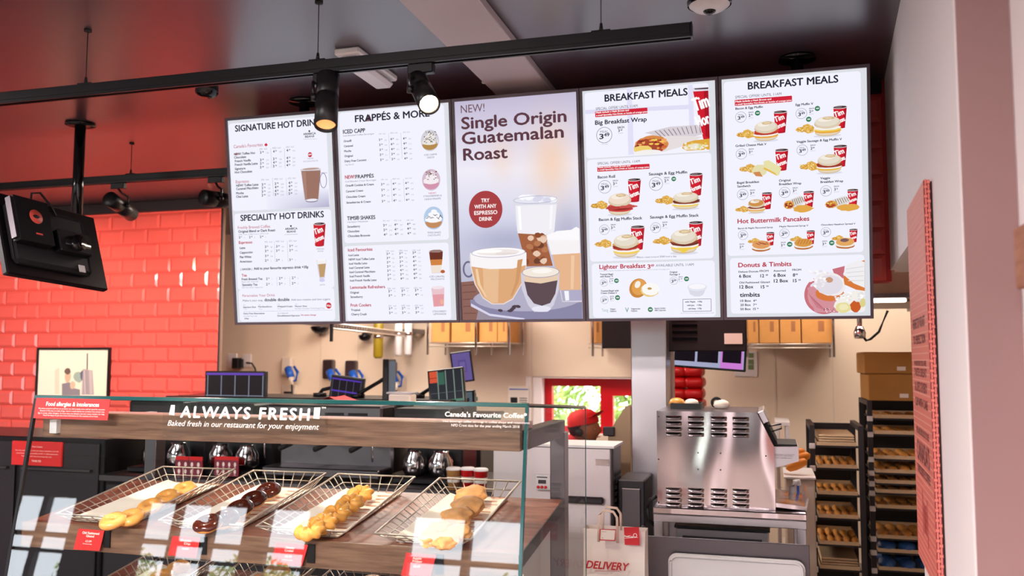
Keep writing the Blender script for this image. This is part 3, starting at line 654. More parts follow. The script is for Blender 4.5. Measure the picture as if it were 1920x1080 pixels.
# espresso glass
p.P([(314, 830), (480, 825), (478, 900), (455, 970), (430, 998), (370, 998), (345, 970), (318, 900)], 'd2cede'); p.P([(328, 865), (472, 860), (462, 920), (440, 960), (405, 972), (370, 962), (342, 925)], '5c4850'); p.P([(326, 835), (474, 830), (472, 862), (400, 876), (330, 868)], 'e8ccb0'); p.E(399, 826, 80, 22, 'f2e8dc', 0, 34); p.E(405, 822, 45, 10, 'fbf7f0', .06); p.E(402, 985, 42, 13, 'e8e6f4'); p.ring(398, 827, 84, 3, 'a8a2b8', 25)
for k in range(7): p.E(225+random.uniform(0, 85), 985+random.uniform(-12, 10), 12, 6, '4a3c48', .2, 8)
p.E(162, 557, 76, 80, 'a83c40', 0, 40)
p.T('NEW!', 56, 143, 158, 34, '6a4a54', False)
for s, x0, x1, y in (('Single Origin', 58, 508, 212), ('Guatemalan', 60, 496, 277), ('Roast', 66, 254, 347)): p.T(s, x0, y, x1, 50, '5c3844')
for s, x0, x1, y in (('TRY', 143, 178, 527), ('WITH ANY', 114, 208, 554), ('ESPRESSO', 113, 212, 581), ('DRINK', 135, 190, 607)): p.T(s, x0, y, x1, 16, 'fff4f4')
p.build(p.t, 'screen_picture', 'menu_text', m_screen)
# ---- board 4: breakfast meals
p = board(3, 'fourth menu screen from the left, BREAKFAST MEALS with a big wrap photo at its top'); base(p, BOARD)
p.ctx(1080, 130, 4.321); card(p, 68, 192, 1088, 662, 26)
x0, y0 = 70, 155
p.P([(410, 150), (450, 148), (470, 690), (425, 692)], 'e2e0f8'); p.P([(905, 128), (945, 126), (960, 500), (920, 500)], 'e2e0f8'); p.P([(75, 330), (950, 285), (950, 320), (75, 362)], 'e0def6')
cup_pts = [(945, 165), (1072, 158), (1084, 640), (1030, 560)]; p.P(cup_pts, 'd0182c'); p.P([(1035, 160), (1072, 158), (1084, 560), (1050, 540)], 'a80e22'); p.P([(942, 150), (1072, 140), (1072, 172), (946, 180)], 'e4e0ee'); p.P([(955, 155), (1072, 146), (1072, 160), (965, 164)], '4c3c44')
p.T('Tim', 962, 340, 1080, 105, 'ffffff', True, rot=.28, key='pic'); p.T('Hor', 985, 470, 1085, 90, 'ffffff', True, rot=.28, key='pic')
p.P([(555, 515), (760, 465), (985, 450), (1030, 525), (900, 560), (760, 560)], 'd8d0d8'); p.P([(600, 540), (900, 540), (1030, 545), (880, 620), (700, 670), (560, 680)], 'e6dede')
for k in range(11): p.L(640+36*k, 500-5*k, 690+32*k, 545-3*k, 6, '8a7a78')
p.E(610, 610, 135, 72, 'd88a4a', .05, 30); p.E(600, 618, 118, 56, 'a8482e', .12, 24)
for k in range(40): p.E(600+random.uniform(-115, 120), 610+random.uniform(-45, 50), random.uniform(10, 26), random.uniform(6, 13), random.choice(['e8b040', '8c2c1c', 'f4cc58', 'd0663a', 'f0a860', 'b44830']), .2, 9)
p.E(540, 648, 75, 30, 'f0d070', .06); p.E(580, 672, 110, 20, 'f4f0ee', .04)
p.P([(860, 640), (870, 600), (960, 575), (1084, 562), (1084, 650), (900, 660)], 'e0a83c'); p.E(960, 628, 90, 26, 'ece4cc', .12, 22)
for k in range(22): p.E(random.uniform(880, 1070), random.uniform(600, 650), 10, 8, random.choice(['f4f0e4', 'd0d890', 'e8c860']), .2, 8)
p.RR(155, 342, 580, 357, 6, 'd22038')
p.T('BREAKFAST MEALS', 232, 262, 902, 55); p.T('SPECIAL OFFER! UNTIL 11AM', 160, 332, 500, 22, '5a5468', False)
p.T('Meals include a Hash Brown and', 162, 358, 428, 14, 'ffffff'); p.T('a small Speciality Hot Drink or bottle of orange juice', 164, 380, 578, 13, 'ffffff')
p.T('Big Breakfast Wrap', 155, 450, 572, 34); meal(p, 229, 533, 65); p.T('EACH', 338, 480, 390, 16); price(p, 342, 508, '3.89', 22); p.T('kcal 583', 345, 522, None, 8, GREY, False); p.T('kcal 1023', 208, 612, 258, 8, GREY, False)
card2(p, 1101, 300, 1338, 484); p.ctx(1080, 130, 4.321)
p.RR(172, 790, 597, 806, 6, 'd22038'); p.T('SPECIAL OFFER! UNTIL 11AM', 175, 774, 518, 20, '5a5468', False)
p.T('Meals include a Hash Brown and', 178, 802, 440, 13, 'ffffff'); p.T('a small Speciality Hot Drink or bottle of orange juice', 180, 821, 592, 12, 'ffffff')
p.T('Bacon Roll', 176, 885, 316, 22); p.T('Sausage & Egg Muffin', 590, 860, 900, 22)
meal(p, 233, 952, 53); meal(p, 648, 928, 55); each(p, 300, 908, '3.19', 22); each(p, 716, 884, '2.79', 22); gbadge(p, 792, 888, 19)
cup(p, 473, 895, 106, 175); cup(p, 973, 850, 108, 168)
p.ctx(1080, 370, 4.32)
hash_(p, 118, 68, 150); muffin(p, 355, -32, 200, 178, ('c8383a', '8c2420', 'd0504a'), 'f0dcca'); p.E(300, 85, 60, 14, 'b83c3a', .2); p.E(420, 75, 70, 12, 'c8504a', .2)
hash_(p, 640, 28, 160); muffin(p, 890, -42, 220, 140, ('f0d050', 'f4f0ea', '8c4028', '6c2c1c'))
p.T('Bacon & Egg Muffin Stack', 186, 192, 536, 22); p.T('Sausage & Egg Muffin Stack', 600, 172, 994, 22)
meal(p, 230, 262, 41); each(p, 284, 228, '3.79', 21); meal(p, 646, 246, 42); each(p, 702, 208, '3.79', 21)
cup(p, 500, 240, 112, 180); cup(p, 972, 205, 114, 185)
hash_(p, 150, 380, 150); muffin(p, 405, 300, 215, 190, ('f2cc50', 'f6f0e8', 'b8402e', '8c2c20', 'e8a050')); hash_(p, 622, 356, 150); muffin(p, 875, 262, 225, 195, ('f2cc50', 'f6f0e8', '6c2c20', '8c3c28', 'e8a050'))
p.P([(800, 410), (940, 405), (875, 452)], 'f0cc48')
p.T('Adults need around 2000 kcal a day', 494, 492, 816, 13, '5a5468', False)
card(p, 128, 538, 1133, 964, 26)
p.T('Lighter Breakfast', 190, 580, 562, 34, RED); p.T('3', 580, 578, 602, 34, RED); p.T('49', 606, 562, 632, 20, RED); p.T('AVAILABLE UNTIL 11AM', 648, 562, 954, 20, '5a5468', False)
p.T('Choose one Lighter Breakfast item and a small Speciality Hot Drink or bottle of orange juice', 190, 600, 760, 8, '9a98a8', False)
for s, x0, y in (('Toasted Bagel', 196, 630), ('with Butter V', 196, 648), ('Original', 760, 612), ('Porridge V', 760, 632), ('Toasted Bagel with', 202, 764), ('Cream Cheese V', 202, 782)): p.T(s, x0, y, None, 13)
meal(p, 227, 690, 31); meal(p, 793, 674, 32); meal(p, 232, 830, 32); each(p, 274, 664, '1.69', 17); each(p, 834, 648, '1.79', 17); each(p, 278, 806, '2.29', 17)
gbadge(p, 329, 675, 19); gbadge(p, 896, 660, 20); gbadge(p, 338, 812, 20)
p.E(505, 735, 70, 80, 'c88438', 0, 30, rot=-.5); p.E(512, 728, 58, 66, 'e2a050', 0, 30, rot=-.5); p.E(500, 706, 22, 30, 'f6f0e8', 0, 20, rot=-.5); p.E(600, 750, 75, 56, 'e8cc84', .03, 30); p.E(605, 742, 72, 50, 'faf8f4', .05, 30); p.E(598, 738, 18, 9, 'c09850', .2)
p.P([(905, 730), (1060, 725), (1030, 790), (1000, 802), (960, 802), (925, 785)], 'd8dae6'); p.E(982, 728, 78, 32, 'e2e4f0', 0, 30); p.E(982, 722, 66, 22, 'f8f6fa', 0, 30)
for s, x0, y, x1, hh, cc in (('Tsvog', 210, 925, 262, 24, '9ab8a8'), ('V', 400, 930, 430, 38, '2c8a5c')): p.T(s, x0, y, x1, hh, cc, False)
for s, x0, y in (('Vegan', 278, 910), ('Option', 278, 927), ('Vegetarian', 447, 908), ('Option', 447, 925), ('Items Under', 638, 904), ('400 Calories', 638, 921)): p.T(s, x0, y, None, 12, '4a4654')
gbadge(p, 603, 908, 20)
for a, b, c, d in ((866, 826, 1094, 822), (1094, 822, 1096, 920), (868, 924, 1096, 920), (866, 826, 868, 924)): p.L(a, b, c, d, 3, '2a2632')
for s, x0, y, x1 in (('with Maple', 884, 852, 966), ('+30p', 985, 850, 1022), ('with Jam', 900, 880, 958), ('+30p', 978, 878, 1018), ('with Honey', 910, 907, 970), ('+30p', 984, 905, 1018)): p.T(s, x0, y, x1, 12)
p.T('All prices shown include VAT. Allergen information available on request.', 848, 941, 1122, 7, '8c8a9a', False)
p.build(p.t, 'screen_picture', 'menu_text', m_screen)
# ---- board 5
p = board(4, 'rightmost menu screen with Breakfast Meals, pancakes, donuts and a plate of white donuts'); base(p, BOARD)
card2(p, 1357, 154, 1619, 472.5); p.ctx(1340, 360, 4.153); card(p, 118, 516, 1172, 935, 26)
p.ctx(1340, 110, 4.153)
p.T('BREAKFAST MEALS', 258, 240, 960, 55)
p.T('SPECIAL OFFER! UNTIL 11AM', 160, 311, 520, 21, '5a5468', False)
p.RR(156, 322, 603, 335, 6, 'd22038')
p.T('Meals include a Hash Brown and', 162, 342, 440, 14, 'ffffff'); p.T('a small Speciality Hot Drink or bottle of orange juice', 164, 362, 598, 12, 'ffffff')
for s, x0, y, x1 in (('Bacon & Egg Muffin', 162, 398, 374), ('Egg Muffin V', 630, 368, 766), ('Grilled Cheese Melt V', 162, 688, 402), ('Veggie Sausage & Egg Muffin V', 636, 656, 990), ('Bagel Breakfast', 174, 975, 346), ('Sandwich', 176, 1003, 278), ('Original', 500, 958, 590), ('Breakfast Wrap', 502, 986, 674), ('Veggie', 822, 940, 898), ('Breakfast Wrap', 824, 969, 1000)): p.T(s, x0, y, x1, 17)
for x, y in ((204, 455), (675, 427), (208, 742), (682, 712), (218, 1058), (545, 1042), (867, 1030)): meal(p, x, y, 42)
for x, y, s in ((264, 424, '2.79'), (736, 394, '2.39'), (266, 710, '3.19'), (746, 680, '2.89'), (276, 1030, '3.49'), (608, 1012, '3.19'), (930, 1000, '3.19')): each(p, x, y, s, 20)
gbadge(p, 334, 424, 20); gbadge(p, 800, 388, 20); gbadge(p, 732, 472, 20)
cup(p, 512, 415, 104, 160); cup(p, 976, 378, 106, 160); cup(p, 522, 712, 102, 155); cup(p, 978, 682, 104, 155)
hash_(p, 168, 592, 150); muffin(p, 400, 488, 190, 155, ('e8a83c', 'f4f0ea', 'b83428', 'd04430')); hash_(p, 628, 552, 160); muffin(p, 878, 450, 210, 155, ('e8a83c', 'f0cc58', 'f4f0ea'))
hash_(p, 190, 860, 150); p.E(350, 870, 58, 46, 'e4dcac', .08); p.P([(300, 885), (350, 880), (375, 920), (320, 915)], 'd08850'); p.P([(380, 800), (420, 790), (520, 850), (500, 910), (470, 905), (385, 850)], 'e6e0a8'); p.P([(385, 845), (470, 890), (490, 915), (470, 905), (380, 860)], 'e8b850'); hash_(p, 660, 842, 160); muffin(p, 893, 745, 190, 150, ('e8b83c', 'f4f0ea', '9c3424', 'a83c28'))
p.ctx(1340, 360, 4.153)
cup(p, 407, 10, 78, 120, False); cup(p, 732, 0, 82, 115, False); cup(p, 1075, -15, 84, 118, False)
hash_(p, 160, 138, 110); muffin(p, 325, 58, 135, 108, ('e8a83c', 'f4e8d8', '8c3c28'), 'd09048'); wrapf(p, 540, 28, 160, 110); p.E(690, 130, 75, 28, 'e2a848', .12, 20); wrapf(p, 862, 30, 190, 100); p.E(1040, 120, 80, 28, 'e2a848', .12, 20)
p.T('Hot Buttermilk Pancakes', 178, 245, 735, 34, RED)
for s, x0, y, x1 in (('Bacon & Maple Flavoured Syrup', 182, 290, 452), ('Maple Flavoured Syrup V', 504, 275, 728), ('Chocolate Hazelnut Spread V', 828, 262, 1094)): p.T(s, x0, y, x1, 12)
for x, y, s in ((221, 335, '3.99'), (543, 322, '3.79'), (865, 312, '3.79')): meal(p, x, y, 37); each(p, x-27, y+76, s, 19)
gbadge(p, 584, 407, 20); gbadge(p, 911, 396, 20)
cup(p, 434, 318, 62, 95, False); cup(p, 748, 305, 64, 98, False); cup(p, 1080, 293, 64, 95, False)
for x, y, tp in ((362, 400, 'e09c60'), (690, 385, 'd89848'), (1015, 378, 'e2a860')):
    hash_(p, x-105, y-15, 100); p.E(x, y+40, 70, 24, 'b8682c', .04); p.E(x, y+30, 70, 22, 'f2e8dc', .04); p.E(x, y+10, 68, 32, tp, .03)
for k in range(9): p.L(320+10*k, 395+random.uniform(-8, 8), 345+9*k, 405+random.uniform(-8, 8), 4, '9c4434')
for k in range(5): p.L(645+22*k, 405, 665+22*k, 370, 5, 'b8702c')
p.E(1010, 375, 32, 14, '7c5a5c', .08)
# plate of donuts
p.E(850, 800, 145, 150, 'c8707c', 0, 40, a0=120, a1=300); p.E(855, 805, 125, 125, 'd8949c', 0, 40, a0=120, a1=300); p.P([(915, 600), (1012, 575), (1000, 680), (930, 640)], 'c8707c'); p.P([(720, 750), (850, 650), (1000, 800), (960, 940), (780, 935)], 'd4909a')
for k in range(6): p.L(730+14*k, 790+14*k, 800+12*k, 900+4*k, 3, 'b8606e')
p.E(895, 790, 105, 60, 'd8783c', .03, 30); p.E(895, 715, 118, 92, 'f0eaec', .04, 34, rot=-.3); p.E(892, 722, 100, 75, 'e2dce6', .03, 30); p.E(892, 684, 28, 22, 'c89878', .06)
for k in range(36): p.E(random.uniform(735, 880), random.uniform(610, 740), 12, 9, random.choice(['fbf8fa', 'f2eef4', 'e6e2ec']), .3, 8)
p.P([(1000, 660), (1060, 560), (1166, 530), (1168, 770), (1100, 760), (1010, 720)], 'd87a38'); p.P([(998, 640), (1030, 565), (1120, 530), (1165, 545), (1166, 745), (1080, 710)], 'f0eef0')
for k in range(4): p.L(1020+6*k, 600+30*k, 1160, 580+36*k, 6, 'dcd8dc')
p.P([(935, 860), (1000, 790), (1100, 765), (1168, 775), (1168, 925), (960, 930), (925, 890)], 'f2eee6'); p.E(1095, 890, 40, 45, 'c85a24', .08); p.E(1000, 900, 56, 42, 'e6dc9c', .05); p.E(1002, 895, 34, 24, 'f0e8b8', .06); p.E(1150, 860, 22, 36, 'dcd08c', .05)
for k in range(40): p.E(random.uniform(940, 1160), random.uniform(780, 850), 10, 7, random.choice(['ffffff', 'f2eef0', 'e4dfe4']), .3, 7)
for k in range(14): p.E(random.uniform(845, 930), random.uniform(900, 935), 5, 4, random.choice(['fafafa', '8c4450']), .3, 6)
p.T('Donuts & Timbits', 184, 586, 596, 34, RED)
for s, x0, y, x1, hh in (('Deluxe Donuts', 186, 628, 340, 14), ('FROM', 350, 622, 418, 14), ('6 Box', 190, 667, 283, 25), ('Assorted', 457, 620, 552, 14), ('FROM', 604, 613, 672, 14), ('6 Box', 458, 660, 553, 25), ('12 Box', 460, 704, 570, 25), ('Old Fashioned Glazed', 192, 712, 428, 14), ('12 Box', 194, 751, 300, 25), ('timbits', 196, 816, 350, 32), ('10 Box', 200, 855, 282, 17), ('20 Box', 200, 887, 280, 17), ('50 Box', 200, 919, 280, 17)): p.T(s, x0, y, x1, hh)
for s, x, y, hh in (('12.99', 356, 664, 24), ('8.99', 608, 658, 24), ('15.99', 610, 702, 24), ('15.99', 360, 750, 24), ('4.99', 300, 854, 17), ('7.99', 300, 886, 17), ('15.99', 300, 918, 17)): price(p, x, y, s, hh)
p.build(p.t, 'screen_picture', 'menu_text', m_screen)
# ceiling poles that carry the boards
for k, (x, y, s) in enumerate(((-2.107, 3.70, 'black ceiling pole and round flange behind the two leftmost menu screens'), (.138, 3.70, 'black ceiling pole and round flange behind the rightmost menu screen'))):
    t = thing('ceiling_pole', s, 'pole', (x, y, ZC))
    MB().lathe([(.075, -.012), (.07, -.001)], 28).build('flange', MATS['black_gloss'], t)
    MB().lathe([(.024, -.26), (.024, -.012)], 20).build('pole', MATS['black_gloss'], t)
    MB().box((-.05, -.022, -.30), (.05, .03, -.262), ch=.004).build('bracket', MATS['black_satin'], t)
rail = MB().box((-2.45, 3.668, 2.515), (.38, 3.70, 2.53)).box((-2.45, 3.696, 2.515), (.38, 3.70, 2.57))
tag(rail.build('mounting_rail', MATS['black_satin']), 'long black steel rail behind the tops of the menu screens', 'rail')
# ================================================================= CEILING THINGS
ZT = 2.572
def track(name, label, x0, x1, y, z, wires):
    t = thing(name, label, 'track light rail', (x0, y, z)); L = x1-x0
    MB().box((0, -.017, .012), (L, .017, .045), ch=.002).box((0, -.017, 0), (L, -.009, .012)).box((0, .009, 0), (L, .017, .012)).build('rail', MATS['black_satin'], t)
    MB().box((0, -.0075, .006), (L, .0075, .0125)).build('contact_strip', MATS['steel_dark'], t)
    MB().box((L, -.018, -.001), (L+.006, .018, .046), ch=.002).build('end_cap', MATS['black_satin'], t)
    for x in wires:
        MB().tube([(x-x0, 0, .07), (x-x0, 0, ZC-z-.006)], .0016, 6).build('wire', MATS['black_matt'], t)
        MB().cyl((x-x0, 0, .045), (x-x0, 0, .075), .008, 12, .004).box((x-x0-.03, -.01, .045), (x-x0+.03, .01, .051)).build('clamp', MATS['black_matt'], t)
        MB().cyl((x-x0, 0, ZC-z-.008), (x-x0, 0, ZC-z), .014, 14).build('ceiling_button', MATS['black_matt'], t)
    return t
track('light_track', 'long black track rail hung on wires in front of the menu screens', -3.6, -.206, 2.658, ZT, (-2.43, at(596, 105, Y=2.658).x, at(1127, 45, Y=2.658).x))
track('light_track', 'black track rail at the back beside the red tiled wall', -5.6, -2.55, 4.177, 2.60, (-3.48,))
def spot(label, adapter, a, b, r, lit=False, group=None):
    """adapter: point under the rail; a: back end of the can, b: lamp end"""
    t = thing('spotlight', label, 'spotlight', adapter, group); O = Vector(adapter); a = Vector(a)-O; b = Vector(b)-O
    MB().box((-.045, -.014, -.022), (.045, .014, .012), ch=.003).build('adapter', MATS['black_satin'], t)
    mid = a.lerp(b, .45); d = (b-a).normalized(); side = d.cross(Vector((0, 0, 1)))
    side = side.normalized() if side.length > .2 else Vector((-1, 0, 0)); hub = mid+side*(r+.008)
    MB().tube([(0, 0, -.02), (side.x*.02, side.y*.02, -.045), (hub.x, hub.y, min(-.05, hub.z+.05)), tuple(hub)], .006, 8).build('arm', MATS['steel_dark'] if lit else MATS['black_satin'], t)
    MB().cyl(hub-side*.012, hub+side*.006, .013, 14).build('knuckle', MATS['black_satin'], t)
    q = d.to_track_quat('Z', 'Y').to_matrix().to_4x4(); q.translation = a; L = (b-a).length
    can = MB().lathe([(0, 0), (r-.004, 0), (r, .004), (r, L*.42), (r-.0015, L*.425), (r, L*.43), (r, L), (r-.005, L), (r-.006, L-.012), (r-.012, L-.03), (0, L-.03)], 32, q, cap=False).build('can', MATS['black_satin'], t)
    MB().lathe([(0, L-.022), (r-.0135, L-.022), (r-.0062, L-.010)], 28, q, cap=False).build('reflector', MATS['lamp_glow'] if lit else MATS['lamp_reflector'], can)
    return t
Y1 = 2.658
A = at(612, 128, Y=Y1); A.z = ZT-.012; A.y = Y1
spot('black spotlight hanging straight down from the front track over the first two screens', A, at(615, 142, Y=2.60), at(611, 236, Y=2.53), .0375)
A2 = at(790, 120, Y=Y1); A2.z = ZT-.012; A2.y = Y1
l2a = at(782, 150, Y=2.66); l2b = at(805, 196, Y=2.53)
spot('lit black spotlight on the front track glaring towards the viewer', A2, l2a, l2b, .035, True)
dl = (l2b-l2a).normalized(); light('spotlight_or_fill_beam', 'SPOT', l2b+dl*.004, 14, (1, .8, .55), .02, to=l2b+dl, spot=70)
light('spotlight_or_fill_beam', 'SPOT', (at(611, 236, Y=2.53)+Vector((0, -.004, -.012))), 70, (1, .84, .66), .03, to=(-1.35, 2.75, 1.0), spot=85)
light('spotlight_or_fill_beam', 'SPOT', (-2.45, 2.6, 2.35), 60, (1, .84, .66), .03, to=(-2.1, 2.8, 1.0), spot=75)  # added beam without a fitting, brightens the left baskets
A3 = at(222, 348, Y=4.177); A3.z = 2.588; A3.y = 4.177
s3a, s3b = at(205, 372, Y=4.12), at(247, 402, Y=4.35)
spot('black spotlight on the back track, nearer the television, aimed at the red tiles', A3, s3a, s3b, .043)
A4 = at(405, 332, Y=4.177); A4.z = 2.588; A4.y = 4.177
s4a, s4b = at(380, 370, Y=4.05), at(432, 378, Y=4.22)
spot('black spotlight on the back track half hidden behind the leftmost menu screen', A4, s4a, s4b, .043)
for q, tgt, e in ((s3b, (-4.7, YW, 1.45), 90), (s4b, (-4.25, YW, 1.6), 90), (Vector((-5.2, 4.177, 2.5)), (-5.6, YW, 1.5), 90), (Vector((-3.1, 4.177, 2.5)), (-4.5, YW, 1.2), 60)):
    d = (Vector(tgt)-q).normalized(); light('spotlight_or_fill_beam', 'SPOT', q+d*.08, e, (1, .74, .55), .03, to=tgt, spot=95)
# emergency light
c = at(688, 130, Z=ZC-.03); t = thing('emergency_light', 'white emergency light fitting on the dark ceiling behind the front track', 'ceiling light', (c.x, c.y, ZC))
MB().box((-.055, -.19, -.028), (.055, .19, -.001), ch=.006).build('base_tray', MATS['white_plastic'], t)
MB().box((-.045, -.178, -.062), (.045, .178, -.029), ch=.014).build('diffuser', mat('diffuser', (236, 226, 228), .2, trans=.25), t)
# ceiling detectors
c = at(388, 162, Z=ZC); t = thing('smoke_detector', 'black smoke detector on the ceiling left of the menu screens', 'smoke detector', (c.x, c.y, ZC))
MB().lathe([(0, -.052), (.024, -.052), (.038, -.046), (.047, -.036), (.05, -.03)], 28, cap=False).build('sensor_head', MATS['black_gloss'], t)
MB().lathe([(.05, -.03), (.05, -.001)], 28).build('base', MATS['black_satin'], t)
MB().lathe([(0, -.0545), (.004, -.054), (.004, -.051)], 10).build('indicator', MATS['red_plastic'], t)
c = at(1330, 2, Z=ZC-.02); t = thing('ceiling_sounder', 'round white and black ceiling sounder near the top right of the front track', 'alarm', (c.x, c.y, ZC))
MB().lathe([(.07, -.02), (.072, -.001)], 36).build('base', MATS['white_plastic'], t)
MB().lathe([(.073, -.034), (.075, -.021)], 36).build('ring', MATS['black_gloss'], t)
MB().lathe([(0, -.056), (.025, -.055), (.052, -.048), (.068, -.035)], 36, cap=False).build('dome', MATS['white_plastic'], t)
MB().lathe([(0, -.066), (.010, -.066), (.020, -.058), (.022, -.054)], 24, cap=False).build('lens', MATS['black_gloss'], t)
for px, py, s in ((907, 152, 'small white clip on the ceiling edge, left of a smaller white stub'), (928, 166, 'small white stub just above the middle menu screen')):
    c = at(px, py, Z=ZC-.01); tag(MB().box((c.x-.008, c.y-.008, ZC-.022), (c.x+.008, c.y+.008, ZC-.0355 if False else ZC-.001), ch=.003).build('ceiling_clip', MATS['white_plastic']), s, 'clip')
# ================================================================= CEILING TV (seen from behind)
c = at(151, 232, Z=ZC); t = thing('ceiling_television', 'black television seen from behind on a glossy ceiling pole at the far left', 'television', (c.x, c.y, ZC))
MB().lathe([(.075, -.010), (.072, -.001)], 32).build('flange', MATS['black_gloss'], t)
for k in range(4):
    a = math.pi/4+k*math.pi/2; MB().cyl((.056*math.cos(a), .056*math.sin(a), -.0115), (.056*math.cos(a), .056*math.sin(a), -.0095), .007, 10).build('screw', MATS['black_matt'], t)
MB().lathe([(.027, -.60), (.027, -.010)], 24).build('pole', MATS['black_gloss'], t)
TRq = EYE+ray(178, 408)*4.5; BRq = EYE+ray(204, 544)*4.40; TLl = EYE+ray(-14, 350)*3.95; BLl = EYE+ray(13, 518)*3.86
U = (TRq-TLl).normalized()+(BRq-BLl).normalized(); V = (TRq-BRq).normalized(); M = frame(BRq, U, V); W_ = (BRq-BLl).length; H_ = (TRq-BRq).length
# panel plane: local x runs right, y up, z towards the viewer
Mi = parent_inv(t) @ M
tv = link('casing', MB().box((-W_, 0, -.035), (0, H_, 0), ch=.006).mesh('casing', mat('tv_gloss', (16, 12, 16), .28)), t, Mi)
MB().box((-W_+.03, .05, 0), (-.11, H_-.05, .024), ch=.02).build('back_cover', MATS['black_matt'], tv)
MB().box((-W_+.012, .012, -.037), (-.012, H_-.012, -.0352)).build('screen', MATS['black_gloss'], tv)
MB().box((-.33, .13, .028), (-.14, .24, .075), ch=.006).build('mount_plate', MATS['black_satin'], tv)
MB().cyl((-.30, .18, .05), (-.15, .18, .05), .03, 20).cyl((-.225, .18, .03), (-.225, .18, .09), .04, 20).build('swivel', MATS['black_gloss'], tv)
MB().box((-.20, .055, .03), (-.165, .09, .034)).build('sticker', MATS['white_plastic'], tv)
lb = link('media_box', MB().box((-.55, .14, .03), (-.36, .36, .075), ch=.004).mesh('media_box', MATS['black_satin']), t, Mi)
MB().box((-.565, .15, .04), (-.551, .35, .07)).build('side_plate', MATS['steel_dark'], lb)
MB().lathe([(.035, 0), (.035, .0015)], 28, T(-.445, .27, .0752)).build('round_logo', mat('logo_orange', (226, 84, 70), .5), lb)
MB().lathe([(.018, 0), (.018, .0012)], 20, T(-.445, .27, .077) @ Matrix.Scale(.5, 4, (0, 1, 0))).build('logo_mark', MATS['black_matt'], lb)
MB().box((-.46, .18, .0752), (-.425, .188, .0762)).build('label', MATS['logo_orange'], lb)
MB().tube([(-.42, H_-.05, .03), (-.40, H_+.02, .03), (-.35, H_+.035, .03), (-.30, H_-.02, .03), (-.28, H_-.07, .03)], .005, 6).build('cable', MATS['rubber_black'], tv)
# ================================================================= PICTURE ON THE TILES
A = at(70, 652, Y=YW-.03); B = at(203, 745, Y=YW-.03); y = YW-.035
zb = B.z-.05; t = thing('framed_picture', 'thin dark framed pale photo print hanging on the red tiles behind the case', 'picture', (A.x, y, zb)); w_ = B.x-A.x; h_ = A.z-zb; b = .016
m = MB(); m.box((0, 0, 0), (w_, .025, b)); m.box((0, 0, h_-b), (w_, .025, h_)); m.box((0, 0, b), (b, .025, h_-b)); m.box((w_-b, 0, b), (w_, .025, h_-b)); m.build('frame', MATS['black_satin'], t)
MB().box((b, .012, b), (w_-b, .024, h_-b)).build('backing', MATS['paper'], t)
p = Print((A.x, y+.011, zb), (1, 0, 0), (0, 0, 1)); p.c = None
p.grad(b, h_-b, w_-b, b, lambda a, c: (250-6*a, 240-10*a, 226-16*a), 4, 4)
p.ctx(0, 500, 3.6)
p.P([(370, 700), (400, 680), (400, 860), (370, 860)], 'ecd8c8'); p.P([(418, 790), (470, 780), (500, 820), (540, 830), (540, 870), (418, 870)], '8c8490'); p.E(458, 740, 24, 44, 'd8b49c', .04); p.E(456, 706, 26, 22, '6c5850', .08)
p.E(490, 800, 22, 26, 'dcbca4', .06); p.E(530, 745, 42, 36, 'a0b4ac', .1); p.E(575, 735, 42, 40, '5c6478', .1); p.P([(586, 585), (594, 585), (592, 700), (584, 700)], '4a4854'); p.P([(560, 690), (625, 700), (635, 865), (550, 865)], 'b4a8b0')
for k in range(7): p.L(560+9*k, 700, 566+9*k, 860, 3, random.choice(['5c5468', '8c7c84', 'dcd0d0']))
p.build(t, 'print', 'print_text', m_print)
# ================================================================= WALL SIGN (right)
def onwall(px, py):
    v = ray(px, py); Yq = (.462-.193)/(v.x/v.y-.06); return EYE+v*Yq/v.y
n_ = onwall(1756, 330); f_ = onwall(1708, 415); Yn, Yf = 2.47, 2.97; th = .016
zt_, zb_ = 2.066, 1.015
d = Vector((.06, 1, 0)).normalized(); nn = Vector((-1, .06, 0)).normalized()
t = thing('canvas_sign', 'tall red woven-edged canvas sign hanging on the white pillar wall', 'sign', (rwx(Yn), Yn, zb_))
Ls = (Yf-Yn); Hs = zt_-zb_
Mf = parent_inv(t) @ frame(Vector((rwx(Yf), Yf, zb_))+nn*.005, -d, (0, 0, 1))
body = link('canvas', MB().box((0, 0, 0), (Ls, Hs, th), ch=.002).mesh('canvas', mat('canvas_red', (232, 122, 104), .6, bump=.1, bscale=150)), t, Mf)
MB().box((.004, .004, -.0045), (Ls-.004, Hs-.004, -.0005)).build('shadow_gap_sheet', MATS['black_matt'], t).matrix_local = Mf  # black sheet stands in for the shaded gap behind the canvas
# woven brick-like edge: raised blocks round the near edge of the canvas
wv = MB()
MB().box((Ls+.0001, .001, .0005), (Ls+.0007, Hs-.001, th-.0005)).build('dark_weave', mat('weave_dark', (112, 30, 44), .8), body)
nrow = 84
for r in range(nrow):
    z0 = Hs*r/nrow; dz_ = Hs/nrow
    for k in range(2):
        a = .0008+k*(th-.0016)/2; e = a+(th-.0016)/2
        if (r+k) % 2: wv.box((Ls+.0008, z0+dz_*.22, a-.0003), (Ls+.0028, z0+dz_*.80, e+.0003))
        else: m_ = (a+e)/2; wv.box((Ls+.0008, z0-dz_*.12, m_-.0019), (Ls+.0022, z0+dz_*1.12, m_+.0019))
o = wv.build('woven_edge', mat('weave_red', (232, 128, 116), .7), body); o['kind'] = 'stuff'
# printed face
Of = Vector((rwx(Yn), Yn, zb_))+nn*(.005+th+.0004)
p = Print(Of, tuple(d), (0, 0, 1)); p.c = None
